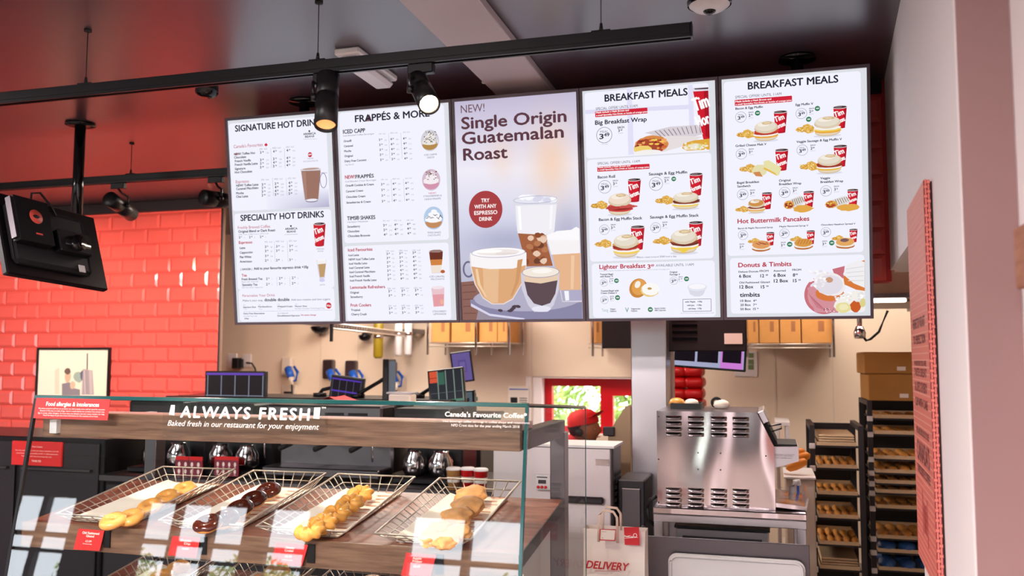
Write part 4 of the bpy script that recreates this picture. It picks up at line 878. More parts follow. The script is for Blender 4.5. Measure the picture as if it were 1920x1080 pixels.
# the face is seen from the -X side: text must run from far to near
M2 = frame(Of+d*Ls, -d, (0, 0, 1)); p.M = M2; p.N = nn
p.grad(.002, Hs-.002, Ls-.002, .002, lambda a, c: lerp((236, 150, 132), (226, 100, 88), c), 2, 8)  # paler towards the top: reflected sheen put into the print colour
for k in range(56): p.poly([(.004, Hs*k/56), (Ls-.004, Hs*k/56), (Ls-.004, Hs*k/56+.0035), (.004, Hs*k/56+.0035)], 'f0a692')
def ST(s, v, h, x0=.08, x1=None, c='7c2c34'): p.T(s, x0, v, x1 or Ls-.08, h, c, True)
for s, v, h in (('PERFECTLY ROAST', .675, .028), ('TO PERFECTION', .63, .024), ('WHEREVER YOU ARE', .568, .014), ('TASTE GREAT', .538, .022), ("& LIFE'S EVERY", .495, .026), ('CUP WITH CARE', .451, .024)): ST(s, v, h)
for s, v, h in (('WE ARE PROUD TO BE', .371, .018), ("CANADA'S", .295, .055), ('FAVOURITE COFFEE', .256, .024)): ST(s, v, h)
for x, a, b in ((.19, .09, .215), (.225, .10, .185), (.25, .105, .18), (.275, .10, .185), (.31, .075, .205)): p.poly([(x, a), (x+.013, a), (x+.013, b), (x, b)], 'c02028')
p.build(body, 'printed_face', 'sign_text', m_print)
# wooden block shelf on the near wall
t = tag(MB().box((.452, 1.62, 0), (.493, 1.86, .115), ch=.002).build('wooden_block', MATS['wood_block']), 'brown wooden block mounted on the wall at the right edge', 'wood block'); t.location = (0, 0, 1.733)
t = tag(MB().box((.470, 1.60, 0), (.493, 1.80, .45), ch=.002).build('wall_panel', MATS['black_matt']), 'dark panel low on the wall beneath the wooden block', 'panel'); t.location = (0, 0, 1.25)
# ================================================================= DISPLAY CASE
GX0, GX1 = -2.543, -.701
def gfy(z): return 2.6+(.158)*(z-1.46)            # front glass plane
case = thing('display_case', 'glass bakery display case with wood-effect shelves and slanted front glass', 'display case', (GX0, 2.6, 0))
ZG0 = .30
def wbuild(mb, name, m, parent): return mb.build(name, m, parent, world=True)
m = MB(); a = [(GX0, gfy(ZG0), ZG0), (GX1, gfy(ZG0), ZG0), (GX1, gfy(1.458), 1.458), (GX0, gfy(1.458), 1.458)]
b = [(x, y+.008, z) for x, y, z in a]
fg = wbuild(MB().add(a+b, [(0, 1, 2, 3), (7, 6, 5, 4), (0, 4, 5, 1), (1, 5, 6, 2), (2, 6, 7, 3), (3, 7, 4, 0)]), 'front_glass', MATS['glass'], case)
YR, ZR = 3.49, 1.404
for x, nm in ((GX0, 'side_glass'), (GX1-.008, 'side_glass')):
    q = [(gfy(ZG0)+.011, ZG0), (YR, ZG0), (YR, ZR), (gfy(1.458)+.011, 1.455)]
    vs = [(x, y, z) for y, z in q]+[(x+.008, y, z) for y, z in q]
    sg = wbuild(MB().add(vs, [(0, 1, 2, 3), (7, 6, 5, 4), (0, 4, 5, 1), (1, 5, 6, 2), (2, 6, 7, 3), (3, 7, 4, 0)]), nm, MATS['clear_side_glass'], case)
    e = MB(); e.tube([(x+.004, gfy(1.458)+.012, 1.4585), (x+.004, YR, ZR+.0035)], .0062, 4, smooth=False)
    e.tube([(x+.004, YR+.003, ZR), (x+.004, YR+.003, ZG0)], .0016, 4, smooth=False)
    wbuild(e, 'polished_edge', MATS['glass_edge'], sg)
e = MB(); e.box((GX0, gfy(1.46)-.0025, 1.4535), (GX1, gfy(1.46)+.0115, 1.4665), ch=.001)
wbuild(e, 'top_edge', MATS['glass_edge'], fg)
for x, w_, mt in ((GX0-.001, .011, 'black_satin'), (GX1-.0085, .0095, 'glass_edge')):
    q = [(gfy(ZG0)-.0015, ZG0), (gfy(ZG0)+.011, ZG0), (gfy(1.457)+.011, 1.457), (gfy(1.457)-.0015, 1.457)]
    vs = [(x, y, z) for y, z in q]+[(x+w_, y, z) for y, z in q]
    wbuild(MB().add(vs, [(0, 1, 2, 3), (7, 6, 5, 4), (0, 4, 5, 1), (1, 5, 6, 2), (2, 6, 7, 3), (3, 7, 4, 0)]), 'corner_joint', MATS[mt], fg)
# upper shelf with wooden fascia
SX0, SX1 = GX0+.012, GX1-.012
wbuild(MB().box((at(80, 800, Y=2.64).x, 2.64, 1.316), (-.737, 2.668, 1.402), ch=.0015), 'fascia_board', MATS['wood_dark'], case)
wbuild(MB().box((SX0+.01, 2.67, 1.378), (-.74, 2.80, 1.400)), 'upper_shelf', mat('shelf_top', (196, 160, 158), .35), case)
wbuild(MB().box((-.772, 2.67, 1.318), (-.722, 3.20, 1.377), ch=.003), 'shelf_bearer', MATS['black_satin'], case)
for x in (-.772, SX0+.01):
    wbuild(MB().box((x, 3.17, .2), (x+.055, 3.235, 1.334), ch=.003), 'post', MATS['steel_dark'], case)
wbuild(MB().box((SX0+.04, 2.62, 1.33), (SX0+.07, 3.165, 1.377)), 'shelf_bearer', MATS['white_plastic'], case)
def shz(y): return 1.02+.128*(y-2.56)
SLOPE = math.atan(.128)
def slab(y0, y1, x0, x1, t, dz, name, m, parent):
    vs = [(x, y, shz(y)+dz-q) for q in (t, 0) for y in (y0, y1) for x in (x0, x1)]
    return wbuild(MB().add(vs, [(0, 2, 3, 1), (4, 5, 7, 6), (0, 1, 5, 4), (2, 6, 7, 3), (0, 4, 6, 2), (1, 3, 7, 5)]), name, m, parent)
for dz, nm in ((0, 'main_shelf'), (-.335, 'lower_shelf')):
    sh = slab(2.575, 3.15, SX0, SX1-.005, .022, dz, nm, MATS['wood_shelf'], case)
    wbuild(MB().box((SX0, 2.556, shz(2.556)+dz-.078), (SX1-.005, 2.573, shz(2.556)+dz+.006), ch=.001), 'front_lip', MATS['wood_dark'], sh)
    slab(2.575, 3.15, SX1-.004, SX1, .045, dz+.004, 'end_trim', MATS['black_satin'], sh)
wbuild(MB().box((SX0, gfy(.3)+.03, 0), (SX1, 3.2, .29)), 'plinth', MATS['black_satin'], case)
wbuild(MB().box((SX0, 3.19, .29), (SX1, 3.2, .70)), 'rear_panel', MATS['black_satin'], case)
# lettering and clear sheets on the front glass
N_ = Vector((0, -1, .158)).normalized(); GV = Vector((0, .158, 1)).normalized()
GO = Vector((GX0, gfy(1.0), 1.0))
def gp(px, py, off=0): return onplane(px, py, GO+N_*off, N_)
def sheet(name, c, parent, t=.0015, m='acrylic', off=.0005):
    P = [gp(x, y, off) for x, y in c]; Q = [q+N_*t for q in P]
    return wbuild(MB().add([tuple(q) for q in P+Q], [(0, 1, 2, 3), (7, 6, 5, 4), (0, 4, 5, 1), (1, 5, 6, 2), (2, 6, 7, 3), (3, 7, 4, 0)]), name, MATS[m], parent)
s1 = sheet('clear_sheet', [(305, 818), (613, 816), (616, 756), (306, 751)], fg)
p = Print(GO+N_*.0024, (1, 0, 0), tuple(GV)); p.N = N_
p.ctx(300, 720, 3)
p.P([(62, 118), (84, 118), (80, 176), (50, 172)], 'fdf8f2'); p.P([(868, 132), (902, 132), (896, 196), (862, 194)], 'fdf8f2')
p.T('ALWAYS FRESH', 112, 187, 836, 62, 'fdf8f2', sp=1.22); p.T('TM', 908, 138, 932, 9, 'fdf8f2')
p.build(fg, 'white_marks', 'headline_lettering', m_print)
p = Print(GO+N_*.0024, (1, 0, 0), tuple(GV)); p.N = N_; p.ctx(300, 720, 3); vs0 = 0
p.T('Baked fresh in our restaurant for your enjoyment', 42, 234, 892, 30, 'fdf8f2', False)
# slant the second line like the italic hand lettering
V_ = p.g['txt'][0]; by = p.uv(42, 234)[1]
for i in range(vs0, len(V_)): x, y, z = V_[i]; V_[i] = (x+(y-by)*.2, y, z)
p.build(fg, 'white_marks', 'tagline_lettering', m_print)
s2 = sheet('clear_sheet', [(817, 806), (993, 810), (994, 766), (818, 762)], fg)
p = Print(GO+N_*.0024, (1, 0, 0), tuple(GV)); p.N = N_; p.ctx(700, 720, 3)
p.T("Canada's Favourite Coffee*", 402, 182, 862, 26, 'fdf8f2'); p.T('*Hot beverage coffee servings in coffee shops and restaurants', 385, 213, 880, 11, 'fdf8f2', False); p.T('NPD Crest data for the year ending March 2018', 438, 238, 822, 14, 'fdf8f2', False)
p.build(fg, 'white_marks', 'white_lettering', m_print)
mat('card_red', (214, 44, 44), .5)
def redcard(name, label, c, px0, lines, k, org, cat='sign', off=.0005, group=None, M=None):
    t = thing(name, label, cat, gp(*c[0], off), group); sheet('card', c, t, .0015, 'card_red', off)
    p = Print(GO+N_*(off+.0019), (1, 0, 0), tuple(GV)); p.N = N_; p.ctx(*org, k)
    for s, x0, y, x1, h, bo in lines: p.T(s, x0, y, x1, h, 'ffeee6', bo)
    p.build(t, 'printed_marks', 'printed_text', m_print); return t
t = redcard('allergy_notice', 'red food allergies and intolerances notice at the top left of the case glass', [(63, 784), (202, 788), (207, 749), (69, 746)], 0,
    [('Food allergies & intolerances', 258, 122, 556, 22, True), ('We always put great stuff into our products, but unfortunately some stuff isn\'t good for everyone.', 215, 140, 592, 8, False), ('Because of the way we make things, there\'s a small chance our products may contain nuts.', 225, 153, 590, 8, False), ('Egg to crusts; other allergens. So if you have any allergies just ask a team member for help.', 213, 166, 590, 8, False), ("They'll be happy to give you more information on the contents of our food.", 240, 179, 552, 8, False)], 3, (0, 720), off=.0005)
# ---- wire baskets
def basket(label, x, y0=2.585, w_=.315, L=.575, dz=0):
    R_ = Matrix.Rotation(SLOPE, 4, 'X'); M = Matrix.Translation((x, y0, shz(y0)+dz+.002)) @ R_
    t = thing('wire_basket', label, 'basket', M=M, group='wire baskets on the shelves')
    hf, hb = .030, .056; il, ir, ib, if_ = .062, .040, .045, .022; hd = lambda y: hf+(hb-hf)*y/L
    rim = [(0, 0, hf), (w_, 0, hf), (w_, L, hb), (0, L, hb)]; bas = [(il, if_, .003), (w_-ir, if_, .003), (w_-ir, L-ib, .003), (il, L-ib, .003)]
    MB().tube(rim, .0038, 6, True).build('rim', MATS['wire'], t)
    m = MB(); m.tube(bas, .0026, 5, True)
    mid = [tuple((a+b)/2 for a, b in zip(p, q)) for p, q in zip(rim, bas)]; m.tube(mid, .0022, 5, True)
    n = 15
    for k in range(n+1):
        f = k/n; y = L*f; yb = if_+(L-ib-if_)*f
        m.tube([(0, y, hd(y)), (il, yb, .003), (w_-ir, yb, .003), (w_, y, hd(y))], .0022, 5)
    n = 7
    for k in range(n+1):
        f = k/n; xx = w_*f; xb = il+(w_-il-ir)*f
        m.tube([(xx, 0, hf), (xb, if_, .003)], .0022, 5); m.tube([(xx, L, hb), (xb, L-ib, .003)], .0022, 5)
    m.build('wire_mesh', MATS['wire'], t); return t
def liner(t, w_=.315, L=.575, label=None):
    g = []; rnd = random.Random(5)
    for j in range(12): g.append([(.060+(w_-.098)*k/7, .02+(L-.07)*j/11, .006+rnd.uniform(0, .002)+(.010 if k in (0,) else 0)) for k in range(8)])
    m = MB().sheet(g).build('paper_liner', MATS['greaseproof'], t)
    p = MB()
    for k in range(12):
        y = .05+.042*k; x = w_-.11+(k % 2)*.015; p.box((x, y, .0092), (x+.05, y+.006, .0096))
    p.build('printed_marks', mat('print_orange', (216, 138, 100), .8), m)
bx = [-2.41, -1.985, -1.612, -1.192]
bl = ['leftmost wire basket on the main shelf, holding plain ring donuts', 'wire basket of chocolate iced donuts on the main shelf', 'wire basket of twisted crullers on the main shelf', 'rightmost wire basket on the main shelf, holding lumpy fritters']
B_ = [basket(s, x, w_=w) for s, x, w in zip(bl, bx, (.335, .32, .32, .315))]
for t, w in zip(B_, (.335, .32, .32, .315)): liner(t, w)
# ---- pastries
def torus_pts(R_, r, fn, nu=36, nv=16, squash=.78):
    vs = []; fs = []
    for i in range(nu):
        u = 2*math.pi*i/nu
        for j in range(nv):
            v = 2*math.pi*j/nv; rr = r*fn(u, v); vs.append(((R_+rr*math.cos(v))*math.cos(u), (R_+rr*math.cos(v))*math.sin(u), rr*math.sin(v)*squash+r*squash))
    for i in range(nu):
        for j in range(nv): fs.append((i*nv+j, ((i+1) % nu)*nv+j, ((i+1) % nu)*nv+(j+1) % nv, i*nv+(j+1) % nv))
    return vs, fs
def donut_mesh(name, m, seed, R_=.027, r=.0195):
    rnd = random.Random(seed); a, b, c = [rnd.uniform(0, 6) for _ in range(3)]
    return MB().add(*torus_pts(R_, r, lambda u, v: 1+.05*math.sin(2*u+a)+.035*math.sin(3*u+b)+.03*math.sin(2*v+5*u+c)), smooth=True).mesh(name, m)
def icing_mesh(seed, R_=.027, r=.0205):
    rnd = random.Random(seed); a = rnd.uniform(0, 6); nu, nv = 40, 10; vs = []; fs = []
    for i in range(nu):
        u = 2*math.pi*i/nu; e = .25*math.sin(3*u+a)+.18*math.sin(7*u+a)
        for j in range(nv+1):
            v = -.15+e*.5+(math.pi+.3-e*.3)*j/nv; rr = r*(1.04-.04*(abs(j-nv/2)/(nv/2))**4); vs.append(((R_+rr*math.cos(v))*math.cos(u), (R_+rr*math.cos(v))*math.sin(u), rr*math.sin(v)*.78+r*.80))
    for i in range(nu):
        for j in range(nv): fs.append((i*(nv+1)+j, ((i+1) % nu)*(nv+1)+j, ((i+1) % nu)*(nv+1)+j+1, i*(nv+1)+j+1))
    return MB().add(vs, fs, smooth=True).mesh('icing', MATS['chocolate'])
def onshelf(px, py, h=.045, dz=0):
    O = Vector((0, 2.56, 1.02+h+dz)); N = Vector((0, -.128, 1)).normalized(); q = onplane(px, py, O, N); q.z = shz(q.y)+dz+.010; return q
def put(mes, label, group, q, tilt=0, rz=None, s=1, name='donut', parts=()):
    M = Matrix.Translation(q) @ Matrix.Rotation(SLOPE+tilt, 4, 'X') @ Matrix.Rotation(rz if rz is not None else random.uniform(0, 6), 4, 'Z') @ Matrix.Scale(s, 4)
    if parts:
        t = thing(name, label, 'pastry', M=M, group=group)
        for n, me in ((('dough', mes),)+tuple(parts)): link(n, me, t)
        return t
    o = link(name, mes); o.matrix_world = M; return tag(o, label, 'pastry', group)
dm = [donut_mesh('glazed_donut', MATS['donut'], k) for k in range(3)]
ordn = ['farthest', 'second farthest', 'middle', 'second nearest', 'nearest']
for k, (x, y) in enumerate(((348, 913), (315, 928), (284, 945), (248, 965), (214, 972))):
    q = onshelf(x, y); q.z += .014; put(dm[k % 3], ordn[k]+' glazed ring donut of the row in the leftmost wire basket', 'glazed ring donuts in the left basket', q, .32 if k < 4 else .26, name='glazed_donut', s=.98)
im = [icing_mesh(k) for k in range(3)]; dc = [donut_mesh('donut_dough', MATS['donut'], 7+k) for k in range(2)]
for k, (x, y) in enumerate(((505, 917), (478, 933), (452, 950), (424, 969), (392, 978))):
    q = onshelf(x, y); q.z += .014; put(dc[k % 2], ordn[k]+' chocolate iced ring donut of the row in the second basket', 'chocolate iced donuts in the second basket', q, .32 if k < 4 else .26, s=1.02, name='chocolate_donut', parts=(('icing', im[k % 3]),))
cm = [MB().add(*torus_pts(.025, .0215, lambda u, v, a=a: 1+.17*math.cos(7*u+2.0*v+a)-.10*max(0, math.cos(7*u+2*v+a+2.6))**3, 64, 20, .8), smooth=True).mesh('cruller', MATS['cruller']) for a in (0, 2)]
for k, (x, y) in enumerate(((677, 924), (658, 941), (633, 960), (606, 979), (584, 990))):
    q = onshelf(x, y); q.z += .014; put(cm[k % 2], ordn[k]+' twisted cruller of the row in the third basket', 'twisted crullers in the third basket', q, .32 if k < 4 else .26, s=1.04, name='cruller')
def fritter(seed):
    rnd = random.Random(seed); bm = bmesh.new(); bmesh.ops.create_icosphere(bm, subdivisions=4, radius=.05)
    from mathutils import noise
    for v in bm.verts:
        d_ = noise.noise(v.co*38+Vector((seed*3, 0, 0)))*.011+noise.noise(v.co*90+Vector((seed, 0, 0)))*.0045
        v.co += v.co.normalized()*d_; v.co.z = v.co.z*.52+.024; v.co.x *= 1.12
        if v.co.z < .001: v.co.z = .001
    me = bpy.data.meshes.new('fritter'); bm.to_mesh(me); bm.free(); me.materials.append(MATS['fritter']); me.polygons.foreach_set('use_smooth', [True]*len(me.polygons)); return me
fm = [fritter(k) for k in range(3)]
fl = ['farthest fritter, at the back of the rightmost basket', 'fritter second from the back of the rightmost basket', 'fritter in the middle of the rightmost basket', 'fritter left of another in the front half of the rightmost basket', 'fritter right of another in the front half of the rightmost basket', 'nearest left fritter in the rightmost basket', 'nearest right fritter in the rightmost basket']
for k, (x, y) in enumerate(((885, 928), (878, 950), (858, 970), (826, 990), (862, 996), (810, 1000), (838, 1005))):
    q = onshelf(x, y); q.z += .012 if k < 5 else .004; put(fm[k % 3], fl[k], 'fritters in the right basket', q, .2, s=1.05 if k < 3 else .8, name='fritter')
# lower shelf baskets
for k, x in enumerate((-2.43, -1.99, -1.60, -1.18)):
    t = basket('wire basket on the lower shelf, below the %s basket of the main shelf' % ('plain donut', 'chocolate donut', 'cruller', 'fritter')[k], x, dz=-.335); liner(t)
    for j in range(5):
        q = Vector((x+.17, 2.67+.10*j, 0)); q.z = shz(q.y)-.335+.010
        put(dm[j % 3] if k % 2 == 0 else fm[j % 3], '%s pastry in the lower basket, below the %s basket' % (ordn[4-j], ('plain donut', 'chocolate donut', 'cruller', 'fritter')[k]), 'pastries on the lower shelf', q, .1, name='glazed_donut' if k % 2 == 0 else 'fritter', s=1)
# price tickets hooked on the shelf lip
lipO = Vector((0, 2.548, 1.0))
def ticket(label, c, lines, org):
    O = lipO; P = [onplane(x, y, O, Vector((0, -1, .12)).normalized()) for x, y in c]; n = Vector((0, -1, .12)).normalized()
    t = thing('price_ticket', label, 'price ticket', P[3], 'price tickets on the shelf lip'); Q = [q+n*.0012 for q in P]
    wbuild(MB().add([tuple(q) for q in P+Q], [(0, 1, 2, 3), (7, 6, 5, 4), (0, 4, 5, 1), (1, 5, 6, 2), (2, 6, 7, 3), (3, 7, 4, 0)]), 'card', MATS['card_red'], t)
    a, b = P[3], P[2]; cb = MB().box((b.x-.004, b.y+.001, P[1].z+.01), (b.x+.022, b.y+.005, b.z+.003))
    cb.box((a.x+.01, a.y+.0005, a.z-.02), (b.x-.01, 2.5725, a.z-.016)); wbuild(cb, 'clip', MATS['black_satin'], t)
    p = Print(O+n*.0016, (1, 0, 0), (0, .12, 1)); p.N = n; p.ctx(*org)
    for s, x0, y, x1, h in lines: p.T(s, x0, y, x1, h, 'ffe8de')
    p.P([(c[0][0]*1.0, 0), (c[0][0], 0), (c[0][0], 0)], 'ffffff') if False else None
    p.build(t, 'printed_marks', 'printed_text', m_print)
ticket('red price ticket for Old Fashioned Glazed below the plain donut basket', [(138, 1030), (187, 1033), (196, 995), (148, 991)], [('Old Fashioned', 463, 842, 558, 13), ('Glazed', 484, 860, 528, 12), ('£2.09', 480, 888, 514, 10), ('253 kcal per serving', 465, 900, 515, 5)], (0, 720, 3))
ticket('red price ticket below the chocolate donut basket, whitened by a reflection', [(315, 1041), (368, 1046), (376, 1008), (324, 1005)], [('Chocolate', 115, 885, 175, 13), ('Dip', 135, 903, 170, 12), ('£2.09', 125, 930, 160, 9)], (300, 720, 3))
ticket('red price ticket for Honey Cruller below the cruller basket', [(508, 1057), (566, 1062), (578, 1022), (518, 1017)], [('Honey', 708, 926, 754, 13), ('Cruller', 700, 942, 752, 13), ('£2.39', 702, 974, 740, 11), ('276 kcal per serving', 690, 990, 745, 5)], (300, 720, 3))
ticket('red price ticket below the fritter basket at the right of the case', [(752, 1079), (806, 1084), (818, 1041), (762, 1036)], [('Apple', 220, 985, 270, 13), ('Fritter', 220, 1002, 275, 13), ('£2.39', 225, 1030, 262, 11)], (700, 720, 3))
# ================================================================= KITCHEN AND SERVICE COUNTER
def rect(x0, y0, x1, y1, Y):
    a = at((x0+x1)/2, y0, Y=Y).z; b = at((x0+x1)/2, y1, Y=Y).z; ym = (y0+y1)/2
    return at(x0, ym, Y=Y).x, b, at(x1, ym, Y=Y).x, a          # xa, zlow, xb, zhigh
def pbx(m, x0, y0, x1, y1, Y, dep, ch=.004):
    a, b, c, d = rect(x0, y0, x1, y1, Y); m.box((a, Y, b), (c, Y+dep, d), ch=ch); return m
def wb_(mb, name, m, parent=None): return mb.build(name, MATS[m] if isinstance(m, str) else m, parent, world=True)
# back counter with dark machines
t = thing('back_counter', 'long black back counter behind the display case', 'counter', (-3.6, 4.55, 0))
wb_(MB().box((-3.9, 4.5, .86), (-1.32, 5.3, .90), ch=.004), 'worktop', 'steel_dark', t); wb_(MB().box((-3.88, 4.54, 0), (-1.34, 5.28, .859)), 'carcass', 'black_satin', t)
for k in range(4): wb_(MB().box((-3.86+.63*k, 4.525, .1), (-3.26+.63*k, 4.539, .84), ch=.003), 'cabinet_door', 'dark_grey', t)
t = thing('equipment_shelf', 'black raised shelf behind the coffee machines carrying the monitors', 'shelf', (-3.9, 5.16, .9))
wb_(MB().box((-3.95, 5.16, 1.318), (-1.88, 5.68, 1.345), ch=.003), 'board', 'black_satin', t)
for x in (-3.9, -2.6, -1.95): wb_(MB().box((x, 5.64, 0), (x+.03, 5.67, 1.317)).box((x, 5.17, .901), (x+.03, 5.20, 1.317)), 'leg', 'steel_dark', t)
t = thing('dark_cabinet', 'tall black cabinet below the red tiles at the far left', 'cabinet', (-5.4, 4.6, 0))
wb_(MB().box((-5.9, 4.6, 0), (-3.95, 5.2, 1.10), ch=.005), 'carcass', 'black_satin', t)
for k in range(3): wb_(MB().box((-5.86+.64*k, 4.585, .05), (-5.26+.64*k, 4.599, 1.07), ch=.003), 'door', 'dark_grey', t); wb_(MB().box((-5.82+.64*k, 4.56, .9), (-5.30+.64*k, 4.572, .912)).box((-5.82+.64*k, 4.57, .9), (-5.81+.64*k, 4.585, .912)).box((-5.31+.64*k, 4.57, .9), (-5.30+.64*k, 4.585, .912)), 'door_handle', 'steel_dark', t)
t = thing('staff_notice', 'red notice with white print on the dark cabinet at the far left', 'sign', at(22, 872, Y=4.57)); a, b, c, d = rect(22, 828, 115, 873, 4.57)
wb_(MB().box((a, 4.57, b), (c, 4.582, d)), 'card', 'card_red', t)
p = Print((a, 4.569, b), (1, 0, 0), (0, 0, 1)); p.ctx(0, 720, 3)
for s, x0, y, x1, h in (('Dear Guests', 182, 356, 238, 8), ('For the safety of you and our team members, we will', 88, 374, 328, 6), ('only be accepting contactless credit or debit payments.', 92, 390, 326, 6), ('Today we will not be accepting cash.', 120, 407, 292, 6), ('THANK YOU', 178, 438, 230, 11)): p.T(s, x0, y, x1, h, 'ffe8e0', False)
p.build(t, 'printed_marks', 'printed_text', m_print)
def machine(name, label, cat, x0, x1, y0, z1, body='black_satin', kind=0, group=None):
    t = thing(name, label, cat, (x0, y0, .9), group); z0 = .905; W = x1-x0; y1 = y0+.48
    if kind == 0:   # twin brewer: tower, brew heads, pots
        wb_(MB().box((x0, y0+.22, z0), (x1, y1, z1), ch=.01).box((x0, y0, z1-.13), (x1, y0+.22, z1), ch=.01).box((x0, y0, z0), (x1, y0+.22, z0+.03), ch=.005), 'body', body, t)
        for k in range(2):
            cx = x0+W*(.27+.46*k); M = Matrix.Translation((cx, y0+.11, z0+.032))
            wb_(MB().lathe([(.055, 0), (.072, .03), (.07, .09), (.045, .13), (.048, .145)], 24, M), 'coffee_pot', 'chrome', t)
            wb_(MB().tube([(cx+.045, y0+.06, z0+.14), (cx+.07, y0+.0, z0+.13), (cx+.07, y0-.01, z0+.07), (cx+.05, y0+.05, z0+.05)], .008, 6), 'pot_handle', 'rubber_black', t)
            wb_(MB().lathe([(.03, z1-.19), (.055, z1-.16), (.055, z1-.131)], 20, Matrix.Translation((cx, y0+.11, 0))), 'filter_head', 'steel', t)
        wb_(MB().box((x0+.03, y0-.004, z1-.10), (x1-.03, y0-.0005, z1-.03)), 'control_panel', 'dark_grey', t)
    elif kind == 1: # espresso machine
        wb_(MB().box((x0, y0+.16, z0+.03), (x1, y1, z1), ch=.012).box((x0, y0, z1-.17), (x1, y0+.16, z1), ch=.012).box((x0, y0-.03, z0+.02), (x1, y0+.16, z0+.07), ch=.006), 'body', 'steel_dark', t)
        for k in range(3):
            cx = x0+W*(.2+.3*k)
            wb_(MB().cyl((cx, y0+.06, z1-.172), (cx, y0+.06, z1-.215), .035, 20), 'group_head', 'chrome', t)
            wb_(MB().tube([(cx, y0+.04, z1-.23), (cx+.01, y0-.10, z1-.24)], [.012, .016], 8), 'portafilter_handle', 'rubber_black', t)
        for s in (0, 1):
            cx = x0+W*(.04+.92*s); wb_(MB().tube([(cx, y0, z1-.15), (cx, y0-.06, z1-.18), (cx, y0-.05, z0+.12)], .005, 6), 'steam_wand', 'chrome', t)
        for k in range(4):
            for j in range(3): wb_(MB().box((x0+W*(.12+.2*k), y0-.004, z1-.055-.028*j), (x0+W*(.28+.2*k), y0-.0005, z1-.040-.028*j)), 'vent_slot', 'black_matt', t)
    return t
machine('coffee_brewer', 'black twin coffee brewer at the left end of the back counter', 'coffee machine', -3.80, -3.40, 4.62, 1.34)
machine('coffee_brewer', 'black twin coffee brewer second from the left on the back counter', 'coffee machine', -3.32, -2.92, 4.62, 1.33)
machine('espresso_machine', 'wide steel espresso machine with vent slots in the middle of the back counter', 'coffee machine', -2.84, -2.10, 4.62, 1.33, kind=1)
machine('coffee_brewer', 'chrome and black coffee brewer on the back counter beside the paper cups', 'coffee machine', -2.04, -1.70, 4.64, 1.32)
for k, (x0, x1, s) in enumerate(((329, 379, 'left one of two red menu cards behind the plain donuts'), (402, 447, 'right one of two red menu cards behind the plain donuts'))):
    a, b, c, d = rect(x0, 856, x1, 893, 4.58); t = thing('menu_card', s, 'menu card', (a, 4.58, b))
    wb_(MB().box((a, 4.58, b), (c, 4.586, d)), 'card', 'red_plastic', t)
    p = Print((a, 4.579, b), (1, 0, 0), (0, 0, 1)); p.c = None; W, H = c-a, d-b
    p.poly([(0, 0), (W, 0), (W, H*.82), (0, H*.82)], '7c1830')
    for i in range(4):
        for j in range(2): p.E(W*(.14+.24*i), H*(.6-.36*j), W*.05, H*.12, 'f0dcd4', 0, 12); p.poly([(W*(.10+.24*i), H*(.42-.36*j)), (W*(.18+.24*i), H*(.42-.36*j)), (W*(.18+.24*i), H*(.45-.36*j)), (W*(.10+.24*i), H*(.45-.36*j))], 'f0dcd4')
    p.build(t, 'printed_marks', 'printed_text', m_print)
# paper cups near the brewer
def pcup(x, y, z, s, label, m, n=1):
    t = thing('paper_cup', label, 'cup', (x, y, z))
    MB().lathe([(.028, 0), (.038, .105), (.040, .108), (.036, .106), (.027, .004)], 24, cap=True).build('cup', MATS[m], t)
    MB().lathe([(.0405, .104), (.0405, .112), (.034, .118), (0, .118)], 24, cap=False).build('lid', MATS['white_plastic'], t)
    MB().lathe([(.0335, .04), (.0362, .07)], 24, cap=False).build('white_band', MATS['paper'], t)
c = at(877, 895, Y=4.56); pcup(c.x, 4.56, .90, 1, 'red paper cup with a lid, standing taller between two others on the back counter', 'red_plastic')
c = at(868, 895, Y=4.52); pcup(c.x-.06, 4.54, .90, 1, 'cream paper cup beside the red cups on the back counter', 'card')
c = at(897, 905, Y=4.5); pcup(c.x, 4.54, .90, 1, 'red paper cup at the right end of the cup group on the back counter', 'red_plastic')
# containers on the machines seen just under the glass edge
a, b, c_, d = rect(733, 764, 776, 782, 4.9); t = thing('sugar_tub', 'clear tub of cream coloured packets on the coffee machines', 'tub', ((a+c_)/2, 4.9, 1.335))
MB().box((-.07, -.05, 0), (.07, .05, .055), ch=.008).build('packets', MATS['greaseproof'], t); MB().box((-.08, -.06, .056), (.08, .06, .068), ch=.004).build('lid', MATS['clear_plastic'], t)
x = at(638, 778, Y=4.9).x; t = tag(MB().sheet([[(x-.12+.04*i, 4.75+.05*j, 1.335+.03*math.exp(-((i-3)/2)**2)*(1.2+.3*math.sin(3*i+j))) for i in range(8)] for j in range(5)]).build('red_cloth', MATS['red_cloth']), 'crumpled red cloth lying on the espresso machine', 'cloth')
